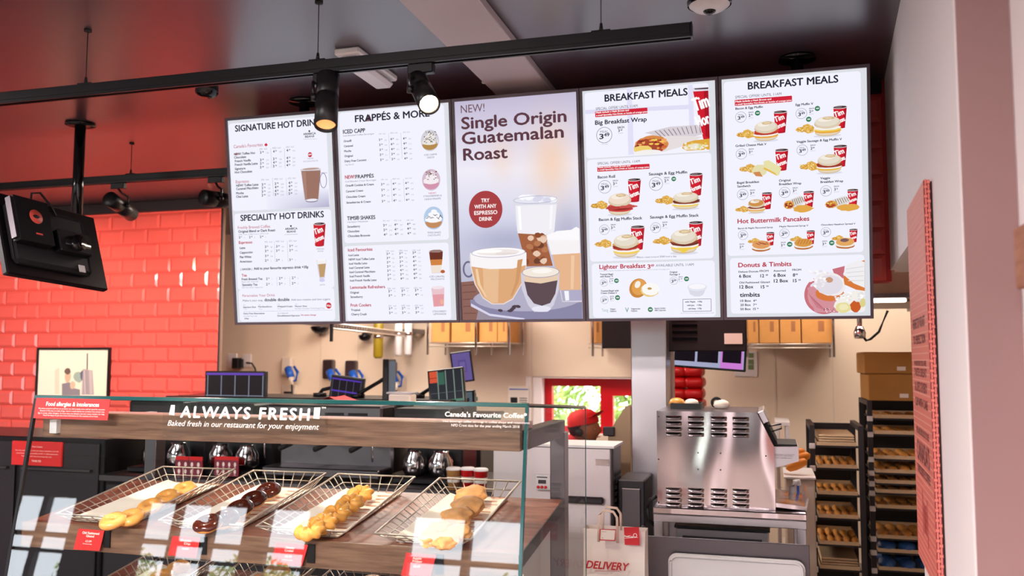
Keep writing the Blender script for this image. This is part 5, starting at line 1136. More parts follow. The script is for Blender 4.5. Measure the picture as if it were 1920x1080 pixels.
# ---- monitors
def screen_art(p, W, H, kind):
    p.c = None
    if kind == 'orders':
        p.poly([(0, 0), (W, 0), (W, H), (0, H)], '120c18'); p.poly([(0, H*.93), (W, H*.93), (W, H), (0, H)], '7048c8')
        for k in range(5): x = W*(.02+.24*k); p.poly([(x, 0), (x+W*.015, 0), (x+W*.015, H*.92), (x, H*.92)], '8c94a8')
        p.poly([(0, H*.26), (W, H*.26), (W, H*.285), (0, H*.285)], '8c94a8')
    elif kind == 'orders2':
        p.poly([(0, 0), (W, 0), (W, H), (0, H)], '1c1420')
        for v in (.9, .42): p.poly([(0, H*v), (W, H*v), (W, H*(v+.06)), (0, H*(v+.06))], '5c3cc0')
        for k in range(5): x = W*(.02+.24*k); p.poly([(x, 0), (x+W*.012, 0), (x+W*.012, H*.9), (x, H*.9)], '6c7080')
    elif kind == 'tiles':
        p.poly([(0, 0), (W, 0), (W, H), (0, H)], '2c3038'); p.poly([(0, H*.64), (W*.24, H*.64), (W*.24, H), (0, H)], 'e85c3c'); p.poly([(0, H*.78), (W*.24, H*.78), (W*.24, H*.80), (0, H*.80)], '8c2c20'); p.poly([(W*.26, H*.56), (W*.46, H*.56), (W*.46, H*.95), (W*.26, H*.95)], '3c6c5c')
        for k in range(1, 5): x = W*.25*k; p.poly([(x-.003, 0), (x+.003, 0), (x+.003, H), (x-.003, H)], '8ca094')
        p.poly([(0, 0), (W, 0), (W, H*.07), (0, H*.07)], '5c8c74'); p.poly([(0, H*.30), (W, H*.30), (W, H*.31), (0, H*.31)], '6c7c78')
    elif kind == 'purple':
        p.poly([(0, 0), (W, 0), (W, H), (0, H)], '6c5ca0'); p.poly([(W*.3, H*.3), (W*.75, H*.3), (W*.75, H*.75), (W*.3, H*.75)], '5c4c92'); p.poly([(W*.38, H*.36), (W*.68, H*.36), (W*.68, H*.68), (W*.38, H*.68)], '7464a8')
    elif kind == 'grey': p.poly([(0, 0), (W, 0), (W, H), (0, H)], '5c6874')
    elif kind == 'white':
        p.poly([(0, 0), (W, 0), (W, H), (0, H)], '140c18')
        p.poly([(0, 0), (W, 0), (W, H*.16), (0, H*.16)], 'b4b8d8')
        for k in range(4): x = W*(.07+.3*k); p.poly([(x, 0), (x+W*.03, 0), (x+W*.03, H), (x, H)], 'b4b8d8')
        p.poly([(W*.70, H*.0), (W*.98, 0), (W*.98, H*.2), (W*.70, H*.2)], 'e088e8'); p.poly([(W*.70, 0), (W*.725, 0), (W*.725, H), (W*.70, H)], 'e088e8'); p.poly([(W*.965, 0), (W*.985, 0), (W*.985, H), (W*.965, H)], 'e088e8')
def monitor(label, c, W, H, kind, yaw=0, lean=0, roll=0, foot=None, arm=None, name='order_monitor', cat='monitor', th=.035):
    """c: centre of the screen; yaw turns about z, lean about x, roll in its plane"""
    R_ = Matrix.Rotation(yaw, 3, 'Z') @ Matrix.Rotation(lean, 3, 'X') @ Matrix.Rotation(roll, 3, 'Y')
    M = R_.to_4x4(); M.translation = Vector(c); t = thing(name, label, cat, M=M)
    b = .012; m = MB()
    m.box((-W/2-b, 0, -H/2-b), (W/2+b, th, H/2+b), ch=.004); m.build('casing', MATS['black_satin'], t)
    O = Vector(c)+R_ @ Vector((-W/2, -.002, -H/2)); p = Print(O, tuple(R_ @ Vector((1, 0, 0))), tuple(R_ @ Vector((0, 0, 1))))
    screen_art(p, W, H, kind); p.build(t, 'screen', 'screen_text', m_dim)
    MB().box((-.05, th, -.05), (.05, th+.015, .05)).build('mount_plate', MATS['black_matt'], t)
    if arm:
        I = M.inverted(); pts = [(0, th+.02, 0)]+[tuple(I @ Vector(q)) for q in arm]
        MB().tube(pts, .013, 8).build('arm', MATS['black_satin'], t); q = Vector(pts[-1]); e = (I.to_3x3() @ Vector((0, 0, -1)))*.02
        MB().cyl(q-e*.2, q+e, .045, 18).build('clamp_base', MATS['black_satin'], t)
    return t
def mon_px(label, x0, y0, x1, y1, Y, kind, **k):
    a, b, c, d = rect(x0, y0, x1, y1, Y); W = k.pop('W', None) or c-a-.03; H = k.pop('H', None) or d-b-.03; k.pop('_', 0)
    arm = k.pop('armto', None); cc = Vector(((a+c)/2, Y, (b+d)/2))
    if arm: k['arm'] = [(cc.x+q[0], cc.y+q[1], (q[2] if len(q) > 3 else cc.z+q[2])) for q in arm]
    return monitor(label, cc, W, H, kind, **k)
mon_px('leftmost order monitor with a purple bar and four dark columns beside the red tiles', 383, 695, 498, 762, 5.2, 'orders', armto=[(0, .10, -.05), (0, .12, 1.367, 1)])
mon_px('order monitor leaning to the right with two purple bars, left of the side-on monitor', 617, 705, 680, 760, 5.25, 'orders2', roll=.12, armto=[(-.08, .08, .03), (-.22, .1, .0), (-.24, .1, 1.367, 1)])
x = at(735, 715, Y=5.2).x; monitor('monitor seen almost from the side, between two leaning monitors', (x, 5.2, 1.47), .34, .23, 'grey', yaw=1.86, arm=[(x-.1, 5.22, 1.45), (x-.24, 5.25, 1.38), (x-.26, 5.25, 1.367)])
mon_px('monitor leaning back with an orange tile at its upper left corner', 808, 698, 866, 750, 5.25, 'tiles', lean=-.15, roll=-.12, W=.21, H=.2, yaw=.1, armto=[(-.08, .1, .02), (-.22, .12, -.06), (-.24, .12, 1.367, 1)])
mon_px('purple lit monitor standing tall behind the leaning monitor', 847, 658, 886, 718, 6.2, 'purple', roll=-.14, yaw=.25, armto=[(-.08, .06, -.05), (-.16, .08, -.1), (-.18, .08, 1.222, 1)])
mon_px('small grey monitor right of the monitor with the orange tile', 858, 731, 890, 762, 5.5, 'grey', roll=-.06, armto=[(0, .06, -.06), (0, .07, 1.367, 1)])
t = thing('side_counter', 'dark stand behind the coffee machines under the purple monitor', 'counter', (-2.6, 6.1, 0)); c = at(850, 700, Y=6.25).x
wb_(MB().box((c-.5, 6.0, 0), (c+.3, 6.5, 1.18), ch=.006), 'body', 'black_satin', t); wb_(MB().box((c-.52, 5.98, 1.181), (c+.32, 6.52, 1.20), ch=.004), 'top', 'steel_dark', t)
# overhead monitor pair by the steel column
def housing(label, x0, y0, x1, y1, Y, lean, two):
    a, b, c, d = rect(x0, y0, x1, y1, Y); zt_ = ZC; t = thing('overhead_monitor', label, 'monitor', ((a+c)/2, Y, ZC))
    wb_(MB().box((a, Y, b), (c, Y+.05, 1.98), ch=.006), 'casing', 'black_matt', t)
    wb_(MB().box(((a+c)/2-.02, Y+.05, 1.80), ((a+c)/2+.02, Y+.09, ZC-.001)), 'drop_pole', 'black_satin', t)
    if two:
        for k in range(5): wb_(MB().box((a+.03, Y-.004, 1.70+.035*k), (a+.16, Y-.0005, 1.715+.035*k)), 'vent_slot', 'black_gloss', t)
        e, f, g, h = rect(1358, 625, 1392, 645, Y-.002); o = wb_(MB().box((e, Y-.003, f), (g, Y-.0005, h)), 'rating_label', 'paper', t)
    return t
housing('black overhead monitor seen from behind, right of the steel column', 1250, 600, 1400, 659, 4.75, 0, True)
housing('black overhead monitor seen from behind, left of the steel column', 1128, 600, 1183, 653, 5.2, 0, False)
a, b, c_, d = rect(1246, 652, 1401, 690, 4.95)
t = monitor('order monitor with lit columns hanging below the black monitor back', ((a+c_)/2, 4.95, (b+d)/2+.03), c_-a-.03, .16, 'white', roll=.07, lean=-.0, name='order_monitor')
MB().box((-.02, .03, .04), (.02, .06, (ZC-(b+d)/2-.031)/math.cos(.07))).build('drop_pole', MATS['black_satin'], t)
# ---- steel column
a, b, c_, d = rect(1183, 605, 1250, 1000, 4.6)
t = thing('steel_column', 'floor to ceiling brushed steel clad column beside the toaster', 'column', ((a+c_)/2, 4.62, 0))
wb_(MB().box((a, 4.62, 0), (c_, 4.85, ZC-.001), ch=.004), 'cladding', 'steel_brushed', t); wb_(MB().box((a+.02, 4.851, 0), (c_+.014, 4.90, ZC-.001)), 'boxed_post', 'cream_plastic', t)
# ---- wall things
def wy(px, py, Y=YK): return at(px, py, Y=Y)
t = thing('wall_socket', 'white double wall sockets with a black adapter above the leftmost order monitor', 'socket', wy(430, 690))
m = MB(); pbx(m, 427, 663, 443, 690, YK-.02, .019, .003); pbx(m, 454, 664, 470, 688, YK-.02, .019, .003); wb_(m, 'face_plate', 'white_plastic', t)
wb_(pbx(MB(), 434, 671, 446, 691, YK-.09, .068, .006), 'adapter', 'rubber_black', t); wb_(pbx(MB(), 447, 673, 453, 690, YK-.06, .04, .006), 'plug', 'rubber_black', t)
q = [wy(462, 680, YK-.03), wy(472, 681, YK-.04), wy(478, 690, YK-.03), wy(484, 720, YK-.01)]; wb_(MB().tube(q, .008, 6), 'cable', 'rubber_black', t)
for k, (x0, y0, s, mt) in enumerate(((535, 675, 'industrial wall socket with a blue plug, leftmost of four on the kitchen wall', 'cream_plastic'), (612, 680, 'industrial wall socket, second from the left, above the leaning monitor', 'steel_dark'), (654, 682, 'industrial wall socket with a blue plug above the right corner of the leaning monitor', 'steel_dark'), (727, 684, 'industrial wall socket with a blue plug behind the side-on monitor', 'steel_dark'))):
    c = wy(x0+9, y0+12, YK); t = thing('industrial_socket', s, 'socket', c, 'industrial sockets')
    MB().box((-.06, -.07, -.09), (.05, -.001, .09), ch=.012).build('housing', MATS[mt], t)
    MB().cyl((.03, -.09, -.02), (.09, -.13, -.10), .038, 18, .032).build('plug_body', MATS['blue_plastic'], t)
    MB().tube([(.10, -.10, 0), (.15, -.12, -.05), (.14, -.13, -.13), (.10, -.13, -.14)], .013, 6).build('plug_lever', MATS['blue_plastic'], t)
    MB().cyl((.09, -.13, -.10), (.10, -.135, -.17), .028, 14, .018).build('cable_gland', MATS['cream_plastic'], t)
    MB().tube([(.10, -.135, -.17), (.10, -.12, -.3), (.09, -.09, -.5)], .009, 6).build('cable', MATS['rubber_black'], t)
t = thing('wall_control_box', 'small cream control box low on the kitchen wall under the leftmost industrial socket', 'switch', wy(528, 742)); wb_(pbx(MB(), 528, 722, 552, 744, YK-.05, .049, .006), 'box', 'cream_plastic', t); wb_(pbx(MB(), 532, 734, 547, 738, YK-.054, .0035, 0), 'slot', 'rubber_black', t)
t = thing('wall_notice', 'white notice with a blue line and a black square left of the red window', 'notice', wy(955, 758)); wb_(pbx(MB(), 953, 724, 992, 762, YK-.006, .005, 0), 'sheet', 'paper', t)
wb_(pbx(MB(), 955, 729, 990, 731, YK-.008, .0015, 0), 'blue_line', 'blue_plastic', t); wb_(pbx(MB(), 957, 745, 970, 756, YK-.008, .0015, 0), 'black_square', 'rubber_black', t)
for y in (746, 750, 754): wb_(pbx(MB(), 974, y, 988, y+1.6, YK-.008, .0015, 0), 'text_line', 'dark_grey', t)
t = thing('wall_notice', 'white framed notice with green pictures right of the overhead monitor', 'notice', wy(1378, 705)); wb_(pbx(MB(), 1377, 659, 1420, 706, YK-.01, .009, .002), 'sheet', 'white_plastic', t)
for y in (662, 674, 684): wb_(pbx(MB(), 1403, y, 1413, y+9, YK-.013, .0025, 0), 'green_picture', mat('green_print', (110, 130, 84), .6), t)
for (px, py, r, s) in ((600, 618, .09, 'black dome camera on the kitchen wall under the first menu screen'), (684, 634, .06, 'small black camera on the kitchen wall under the second menu screen')):
    c = wy(px, py, YK-.12); t = thing('dome_camera', s, 'camera', (c.x, YK, c.z))
    MB().box((-.02, -.12, .03), (.02, -.001, .06)).cyl((0, -.12, .045), (0, -.12, .02), .03, 14).build('bracket', MATS['black_satin'], t)
    MB().lathe([(0, -r*.45), (r*.5, -r*.38), (r*.85, -r*.1), (r, .02), (r*.9, .03)], 24, Matrix.Translation((0, -.12, 0))).build('dome', MATS['black_gloss'], t)
for px, y1, w_, mt, s in ((709, 672, .043, 'olive_plastic', 'yellow-green tube of a cup dispenser under the second menu screen'), (747, 668, .034, 'white_plastic', 'white tube of a cup dispenser, left of another white tube'), (765, 667, .034, 'white_plastic', 'white tube of a cup dispenser, rightmost of the three tubes')):
    c = wy(px, y1, 7.25); t = thing('cup_dispenser', s, 'cup dispenser', (c.x, 7.25, c.z))
    MB().lathe([(w_*.7, 0), (w_, .02), (w_, .60)], 20).build('tube', MATS[mt], t); MB().lathe([(w_+.004, .18), (w_+.004, .21)], 20).build('band', MATS['steel'], t); MB().box((-.02, w_, .2), (.02, YK-7.25-.001, .24)).build('bracket', MATS['steel_dark'], t)
# ---- wire shelves with cartons
def wire_shelf(label, x0, x1, y0, y1, z, posts, cartons=()):
    t = thing('wire_shelf', label, 'shelf', (x0, y0, z)); m = MB()
    for q in ((y0, z), (y0, z-.03), (y1, z), ((y0+y1)/2, z)): m.tube([(x0, q[0], q[1]), (x1, q[0], q[1])], .005, 5)
    n = int((x1-x0)/.03)
    for k in range(n+1): x = x0+(x1-x0)*k/n; m.tube([(x, y0, z-.03), (x, y0, z), (x, y1, z)], .0022, 4)
    wb_(m, 'wire_deck', 'wire', t)
    for x in posts:
        for y in (y0, y1-.02): wb_(MB().tube([(x, y-.012, z-.10), (x, y-.012, z+.45)], .011, 8), 'post', 'chrome', t)
    return t
def carton(label, x0, x1, y0, y1, z0, z1):
    t = thing('carton', label, 'cardboard box', ((x0+x1)/2, y0, z0), 'cartons on the wire shelves'); a = (x1-x0)/2
    MB().box((-a, 0, 0), (a, y1-y0, z1-z0), ch=.004).build('box', MATS['card'], t); MB().box((-a*.99, -.001, (z1-z0)*.6), (a*.99, -.0002, (z1-z0)*.615)).build('seam', MATS['wood_block'], t)
    MB().box((a*.1, -.0015, .09), (a*.5, -.0004, .17)).build('printed_label', mat('card_print', (150, 98, 60), .8), t)
def shelf_px(label, x0, x1, ysh, Y, dep, cl, posts):
    z = at((x0+x1)/2, ysh, Y=Y).z; xa, xb = at(x0, ysh, Y=Y).x, at(x1, ysh, Y=Y).x
    wire_shelf(label, xa, xb, Y, Y+dep, z, [at(q, ysh, Y=Y).x for q in posts])
    for (a, b, s) in cl: carton(s, at(a, ysh, Y=Y).x, at(b, ysh, Y=Y).x, Y+.03, Y+dep-.05, z+.006, z+.34)
shelf_px('wire shelf of cartons under the second and middle menu screens', 800, 957, 643, 7.1, .46, ((806, 840, 'cardboard box at the left end of the wire shelf under the second screen'), (844, 892, 'dark wide cardboard box second from the left on the shelf under the middle screen'), (896, 930, 'pale cardboard box third from the left on the shelf under the middle screen'), (931, 949, 'narrow cardboard box at the right end of the shelf under the middle screen')), (803, 893, 955))
shelf_px('wire shelf of cartons under the rightmost menu screen', 1396, 1566, 645, 7.1, .46, ((1402, 1422, 'narrow cardboard box at the left end of the wire shelf under the rightmost screen'), (1424, 1461, 'cardboard box second from the left on the shelf under the rightmost screen'), (1463, 1502, 'cardboard box third from the left on the shelf under the rightmost screen'), (1504, 1561, 'wide cardboard box with a dark print at the right end of the wire shelf')), (1399, 1563))
shelf_px('short wire shelf with one carton left of the steel column', 1104, 1128, 645, 7.1, .46, ((1106, 1127, 'narrow cardboard box on the short shelf left of the steel column'),), (1112,))
# wire shelf running away into the kitchen
P0 = at(622, 606, Z=1.83); P1 = at(800, 628, Z=1.83); t = thing('wire_shelf', 'empty wire shelf running back into the kitchen under the second menu screen', 'shelf', P0); dd = (P1-P0).normalized(); sd = Vector((-dd.y, dd.x, 0))*.22
m = MB()
for q in (0, .5, 1): m.tube([P0+sd*q, P1+sd*q], .006, 5)
m.tube([P0-Vector((0, 0, .035)), P1-Vector((0, 0, .035))], .006, 5); n = 46
for k in range(n+1): q = P0.lerp(P1, k/n); m.tube([q-Vector((0, 0, .035)), q, q+sd], .003, 4)
wb_(m, 'wire_deck', 'wire', t)
for q in (P0, P1): wb_(MB().tube([q-Vector((0, 0, .12)), (q.x, q.y, ZC)], .012, 8), 'post', 'chrome', t)
# kitchen ceiling duct, light and sprinkler on the right
t = thing('extract_duct', 'brown metal extract duct near the ceiling right of the menu screens', 'duct', (.6, 5.6, 2.1))
wb_(MB().box((-.3, 5.6, 1.94), (2.3, 6.4, 2.4), ch=.01), 'duct', mat('duct_metal', (120, 92, 74), .4, metal=.3), t)
for k in range(5): wb_(MB().box((.0+.45*k, 5.585, 1.92), (.03+.45*k, 6.41, 2.42)), 'flange', 'steel_dark', t)
for x in (.1, 1.6): wb_(MB().tube([(x, 6.0, 2.4), (x, 6.0, ZC)], .012, 6), 'hanger', 'steel_dark', t)
t = thing('strip_light', 'short lit strip light on the front of the brown duct', 'ceiling light', (.6, 6.7, 2.3)); c = at(1665, 563, Y=5.5)
wb_(MB().box((c.x-.1, 5.5, c.z-.012), (c.x+.1, 5.53, c.z+.012), ch=.006), 'tube', 'panel_glow', t); wb_(MB().box((c.x-.3, 5.48, c.z+.013), (c.x+.5, 5.584, c.z+.04)), 'body', 'steel_dark', t)
c = at(1612, 625, Y=5.42); t = thing('sprinkler_pipe', 'chrome pipe and valve hanging below the right end of the menu screens', 'pipe', c)
wb_(MB().tube([(c.x, 5.42, ZC-.001), (c.x, 5.42, c.z+.03)], .014, 10).lathe([(.03, 0), (.035, .03), (.02, .07)], 16, Matrix.Translation((c.x, 5.42, c.z-.03))), 'pipe', 'chrome', t)
q0 = at(1616, 628, Y=5.42); q1 = at(1632, 636, Y=5.42); q2 = at(1648, 622, Y=5.42); wb_(MB().tube([q0, (q0+q1)/2+Vector((0, 0, -.02)), q1, q2, (q2.x+.05, 5.42, q2.z+.12)], .008, 6), 'hose', 'rubber_black', t)
# panels lighting the kitchen, and two glowing ones added to brighten the dining room
for k, (x, y, a, b) in enumerate(((-2.6, 6.0, .6, .6), (.6, 6.0, .6, .6), (-2.2, -.6, .6, .3), (-5.6, 1.0, .6, .3))):
    tag(MB().box((x-a, y-b, ZC-.012), (x+a, y+b, ZC-.001), ch=.003).build('ceiling_panel_light', MATS['panel_glow']), 'flat lit ceiling panel %s' % ('over the kitchen, left part', 'over the kitchen, right part', 'added behind the viewer to brighten the room', 'added over the left of the room to brighten it')[k], 'ceiling light')
# ---- fridge cabinet with timer
x0, x1 = at(925, 860, Y=4.2).x, at(1144, 870, Y=4.2).x; zt_ = at(1040, 838, Y=4.2).z
t = thing('upright_oven', 'pale steel-fronted cabinet with a dark handle behind the right end of the case', 'cabinet', (x0, 4.2, 0))
wb_(MB().box((x0, 4.22, 0), (x1+.01, 4.46, zt_), ch=.004), 'carcass', 'steel_dark', t); wb_(MB().box((x0, 4.2, .05), (x1, 4.219, zt_-.004), ch=.003), 'door', 'white_panel', t); wb_(MB().box((x0-.01, 4.19, zt_+.001), (x1+.02, 4.47, zt_+.012)), 'top_sheet', 'white_plastic', t)
a, b, c_, d = rect(1060, 932, 1131, 945, 4.17); wb_(MB().box((a, 4.17, b), (c_, 4.199, d), ch=.008), 'handle', 'dark_grey', t)
a, b, c_, d = rect(1117, 861, 1142, 873, 4.197); wb_(MB().box((a, 4.195, b), (c_, 4.1995, d)), 'rating_plate', 'steel', t)
for k in range(9): wb_(MB().box((x1+.0105, 4.27, zt_-.14-.03*k), (x1+.016, 4.42, zt_-.125-.03*k)), 'vent_slot', 'black_matt', t)
t = thing('kitchen_timer', 'small white digital kitchen timer on the pale cabinet door', 'timer', (0, 0, 0)); a, b, c_, d = rect(1003, 890, 1032, 919, 4.17); t.location = (a, 4.17, b)
wb_(MB().box((a, 4.17, b), (c_, 4.199, d), ch=.004), 'case', 'white_plastic', t); W, H = c_-a, d-b; wb_(MB().box((a+W*.22, 4.168, b+H*.42), (a+W*.72, 4.1697, b+H*.66)), 'display', 'dark_grey', t)
for k in range(3): wb_(MB().cyl((a+W*(.22+.24*k), 4.169, b+H*.2), (a+W*(.22+.24*k), 4.162, b+H*.2), .007, 12), 'button', 'red_plastic', t)
wb_(MB().box((a+W*.12, 4.168, b+H*.80), (a+W*.8, 4.1697, b+H*.87)), 'printed_line', 'dark_grey', t)
# narrow dark unit right of the cabinet
a, b, c_, d = rect(1150, 880, 1182, 1000, 4.35); t = thing('side_unit', 'narrow dark metal unit between the pale cabinet and the steel column', 'appliance', (a, 4.35, 0))
a += .03; wb_(MB().box((a, 4.3, 0), (a+.13, 4.6, 1.02), ch=.006), 'body', 'dark_grey', t); wb_(MB().box((a+.02, 4.29, .55), (a+.11, 4.299, .98), ch=.003), 'panel', 'steel_dark', t); wb_(MB().cyl((a+.12, 4.29, .8), (a+.12, 4.27, .8), .012, 12), 'knob', 'chrome', t)
# open dispenser (brown metal machine) left of the column
a, b, c_, d = rect(1140, 762, 1182, 830, 5.0); t = thing('bean_hopper', 'brown-metal slanted hopper machine against the red window, left of the steel column', 'appliance', (a, 5.0, 0))
m = MB(); m.prism([(0, 0), (c_-a, 0), (c_-a, d), (.10, d), (.0, b+.05)], .3, Matrix.Translation((a, 5.3, 0)) @ Matrix.Rotation(math.pi/2, 4, 'X')); wb_(m, 'body', mat('brown_metal', (150, 126, 100), .4, metal=.5), t)
e, f, g, h = rect(1130, 800, 1152, 818, 4.98); wb_(MB().box((e, 4.98, f), (g, 5.0, h), ch=.006), 'side_box', 'dark_grey', t)
t['label'] = t['label']
# ---- conveyor toaster
Y0 = 4.1; xa, xb = at(1232, 860, Y=Y0).x, at(1452, 860, Y=Y0).x; zb_, zt_ = at(1340, 952, Y=Y0).z, at(1320, 772, Y=Y0).z; xs = at(1419, 775, Y=Y0).x; zs = at(1452, 838, Y=Y0).z
t = thing('conveyor_toaster', 'large steel conveyor toaster with rows of louvres beside the steel column', 'toaster', (xa, Y0, zb_))
prof = [(xa, zb_), (xb, zb_), (xb, zs), (xs, zt_), (xa, zt_)]
MBt = MB().prism(prof, .48, Matrix.Translation((0, Y0+.483, 0)) @ Matrix.Rotation(math.pi/2, 4, 'X')); wb_(MBt, 'body', 'steel_dark', t)
wb_(MB().prism([(x+(.002 if x > (xa+xb)/2 else -.002)*0, z) for x, z in prof], .003, Matrix.Translation((0, Y0+.0025, 0)) @ Matrix.Rotation(math.pi/2, 4, 'X')), 'side_panel', 'steel', t)
def lv():
    m = MB(); n = 10; w_ = .036; h = .0085; g = []
    for j in range(5):
        row = []
        for i in range(n+1):
            u = -1+2*i/n; e = max(0, 1-abs(u)**6); v = j/4; row.append((u*w_, -(.009*math.sin(v*math.pi*.5)*e), h*(1-v*1.6)))
        g.append(row)
    m.sheet(g); return m.mesh('louvre', MATS['steel'])
lvm = lv(); slm = MB().box((-.034, -.0012, -.0085), (.034, -.0002, .003)).mesh('louvre_slot', MATS['black_matt'])
for blk, ys in ((0, (783, 793.5, 804, 814)), (1, (918, 927, 936.5, 946))):
    for y in ys:
        for x in (1263.5, 1305, 1348, 1389):
            q = at(x, y+(x-1263)*.02, Y=Y0); o = link('louvre', lvm, t); o.location = (q.x-xa, -.0005, q.z-zb_)
            link('opening', slm, o)
for x, y in ((1235, 781), (1235, 861), (1235, 942), (1309, 849), (1309, 880), (1351, 850), (1351, 881), (1436, 855)):
    q = at(x, y, Y=Y0); wb_(MB().lathe([(.0035, 0), (.002, .002)], 10, Matrix.Translation((q.x, Y0-.0006, q.z)) @ Matrix.Rotation(math.pi/2, 4, 'X')), 'rivet', 'black_matt', t)
e = (Vector((xb, 0, zs))-Vector((xs, 0, zt_))); L = e.length; ang = math.atan2(e.z, e.x)
Mq = Matrix.Translation((xs, Y0+.03, zt_)) @ Matrix.Rotation(-ang, 4, 'Y')
wb_(MB().box((.002, 0, .001), (L*.36, .42, .03), Mq, ch=.003), 'control_box', 'steel_brushed', t); wb_(MB().box((L*.38, .02, .001), (L*.98, .40, .018), Mq), 'mesh_cover', 'black_matt', t)
q = at(1442, 800, Y=Y0+.1); q2 = at(1465, 795, Y=Y0+.1); wb_(MB().tube([(q.x-.02, q.y, q.z), (q2.x, q2.y, q2.z), (q2.x, q2.y, q2.z-.02), (q.x, q.y, q.z-.025)], .004, 6), 'wire_handle', 'steel_dark', t)
cx0, cz0, cx1, cz1 = rect(1443, 838, 1498, 874, Y0)
wb_(MB().prism([(xb+.001, cz0-.012), (cx1, cz0+.02), (cx1, cz1), (xb+.001, cz1-.003)], .30, Matrix.Translation((0, Y0+.33, 0)) @ Matrix.Rotation(math.pi/2, 4, 'X')), 'loading_chute', 'steel_brushed', t)
wb_(MB().box((xb+.004, Y0+.04, cz1+.001), (cx1-.005, Y0+.32, cz1+.008)), 'chute_grille', 'black_matt', t)
p = Print((xb, Y0+.0285, cz0), (1, 0, 0), (0, 0, 1)); p.ctx(1180, 590, 4)
for k, y in enumerate((1050, 1061, 1076)): p.T(('FEED BREAD HERE. CAUTION HOT', 'KEEP HANDS CLEAR OF BELT', 'CLEAN CRUMBS DAILY')[k], 1060+12*k, y, 1240-8*k, 7, '4a3c44', False)
p.build(t, 'printed_marks', 'printed_text', m_print)
cz = at(1500, 945, Y=Y0).z; dx0 = at(1452, 940, Y=Y0).x; dx1 = at(1512, 940, Y=Y0).x
wb_(MB().prism([(xb+.002, zb_+.012), (dx1, zb_+.002), (dx1+.012, zb_+.055), (dx1+.006, zb_+.055), (dx1-.004, zb_+.02), (xb+.002, zb_+.03)], .44, Matrix.Translation((0, Y0+.46, 0)) @ Matrix.Rotation(math.pi/2, 4, 'X')), 'outfeed_tray', 'steel', t)
pts = [at(1231, 930, Y=Y0+.1), at(1218, 938, Y=Y0+.1), at(1213, 955, Y=Y0+.1), at(1216, 975, Y=Y0+.1), at(1228, 985, Y=Y0+.14), at(1240, 1010, Y=Y0+.2)]; wb_(MB().tube(pts, .009, 8), 'power_cord', 'rubber_black', t)
# stand
sx0, sx1 = at(1224, 960, Y=4.05).x, at(1513, 970, Y=4.05).x; sz = zb_-.001
t = thing('steel_stand', 'steel table stand under the conveyor toaster', 'table', (sx0, 4.05, 0))
wb_(MB().box((sx0, 4.05, sz-.03), (sx1, 4.70, sz), ch=.004), 'top', 'steel', t); zr = sz-.031
for y in (4.055, 4.655): wb_(MB().box((sx0+.001, y, zr-.035), (sx1-.001, y+.035, zr), ch=.003), 'rail', 'steel_brushed', t)
for x in (sx0+.003, sx1-.043):
    for y in (4.056, 4.65): wb_(MB().box((x, y, 0), (x+.04, y+.04, zr-.036), ch=.003), 'leg', 'steel_brushed', t)
wb_(MB().box((sx0+.04, 4.1, .58), (sx1-.04, 4.64, .60), ch=.003), 'under_shelf', 'steel_dark', t)
a, b, c_, d = rect(1269, 990, 1442, 1035, 4.2); t = thing('small_oven', 'low black-topped steel appliance under the toaster stand', 'appliance', (a, 4.15, .601))
wb_(MB().box((a, 4.16, .62), (c_, 4.58, d), ch=.006), 'body', 'steel_brushed', t); wb_(MB().box((a+.03, 4.155, .64), (c_-.03, 4.1595, d-.035), ch=.002), 'door', 'dark_grey', t); wb_(MB().box((a-.005, 4.14, d+.001), (c_+.005, 4.6, d+.012)), 'top', 'black_satin', t); wb_(MB().box((a+.02, 4.2, .601), (c_-.02, 4.54, .619)), 'feet', 'rubber_black', t)
# steel counter panel and cutting board
px0, pz0, px1, pz1 = rect(1213, 1014, 1518, 1080, 3.85)
t = thing('prep_counter', 'steel prep counter with an upstand, in front of the toaster stand', 'counter', (px0, 3.85, 0))
wb_(MB().box((px0, 3.85, 0), (px1, 3.868, pz1), ch=.002).box((px0, 3.50, .52), (px1, 3.849, .55), ch=.003), 'upstand', 'steel_dark', t); wb_(MB().box((px0, 3.53, 0), (px1, 3.84, .519)), 'base', 'steel_dark', t)
a, b, c_, d = rect(1254, 1043, 1510, 1130, 3.83); t = thing('chopping_board', 'large white plastic board with a raised rounded rim leaning on the steel upstand', 'chopping board', (a, 3.82, .552))
def rr(x0, z0, x1, z1, r, n=6):
    o = []
    for cx, cz_, st in ((x1-r, z1-r, 0), (x0+r, z1-r, 90), (x0+r, z0+r, 180), (x1-r, z0+r, 270)):
        for i in range(n+1): q = math.radians(st+90*i/n); o.append((cx+r*math.cos(q), cz_+r*math.sin(q)))
    return o
W, H = c_-a, d-.553
MB().prism(rr(0, 0, W, H, .035), .012, Matrix.Translation((0, 0, 0)) @ Matrix.Rotation(math.pi/2-.04, 4, 'X')).build('board', MATS['white_plastic'], t)
MB().tube([(x, -.016+z*.04, z) for x, z in rr(.01, .01, W-.01, H-.01, .03)], .006, 6, True).build('rim', MATS['white_plastic'], t)
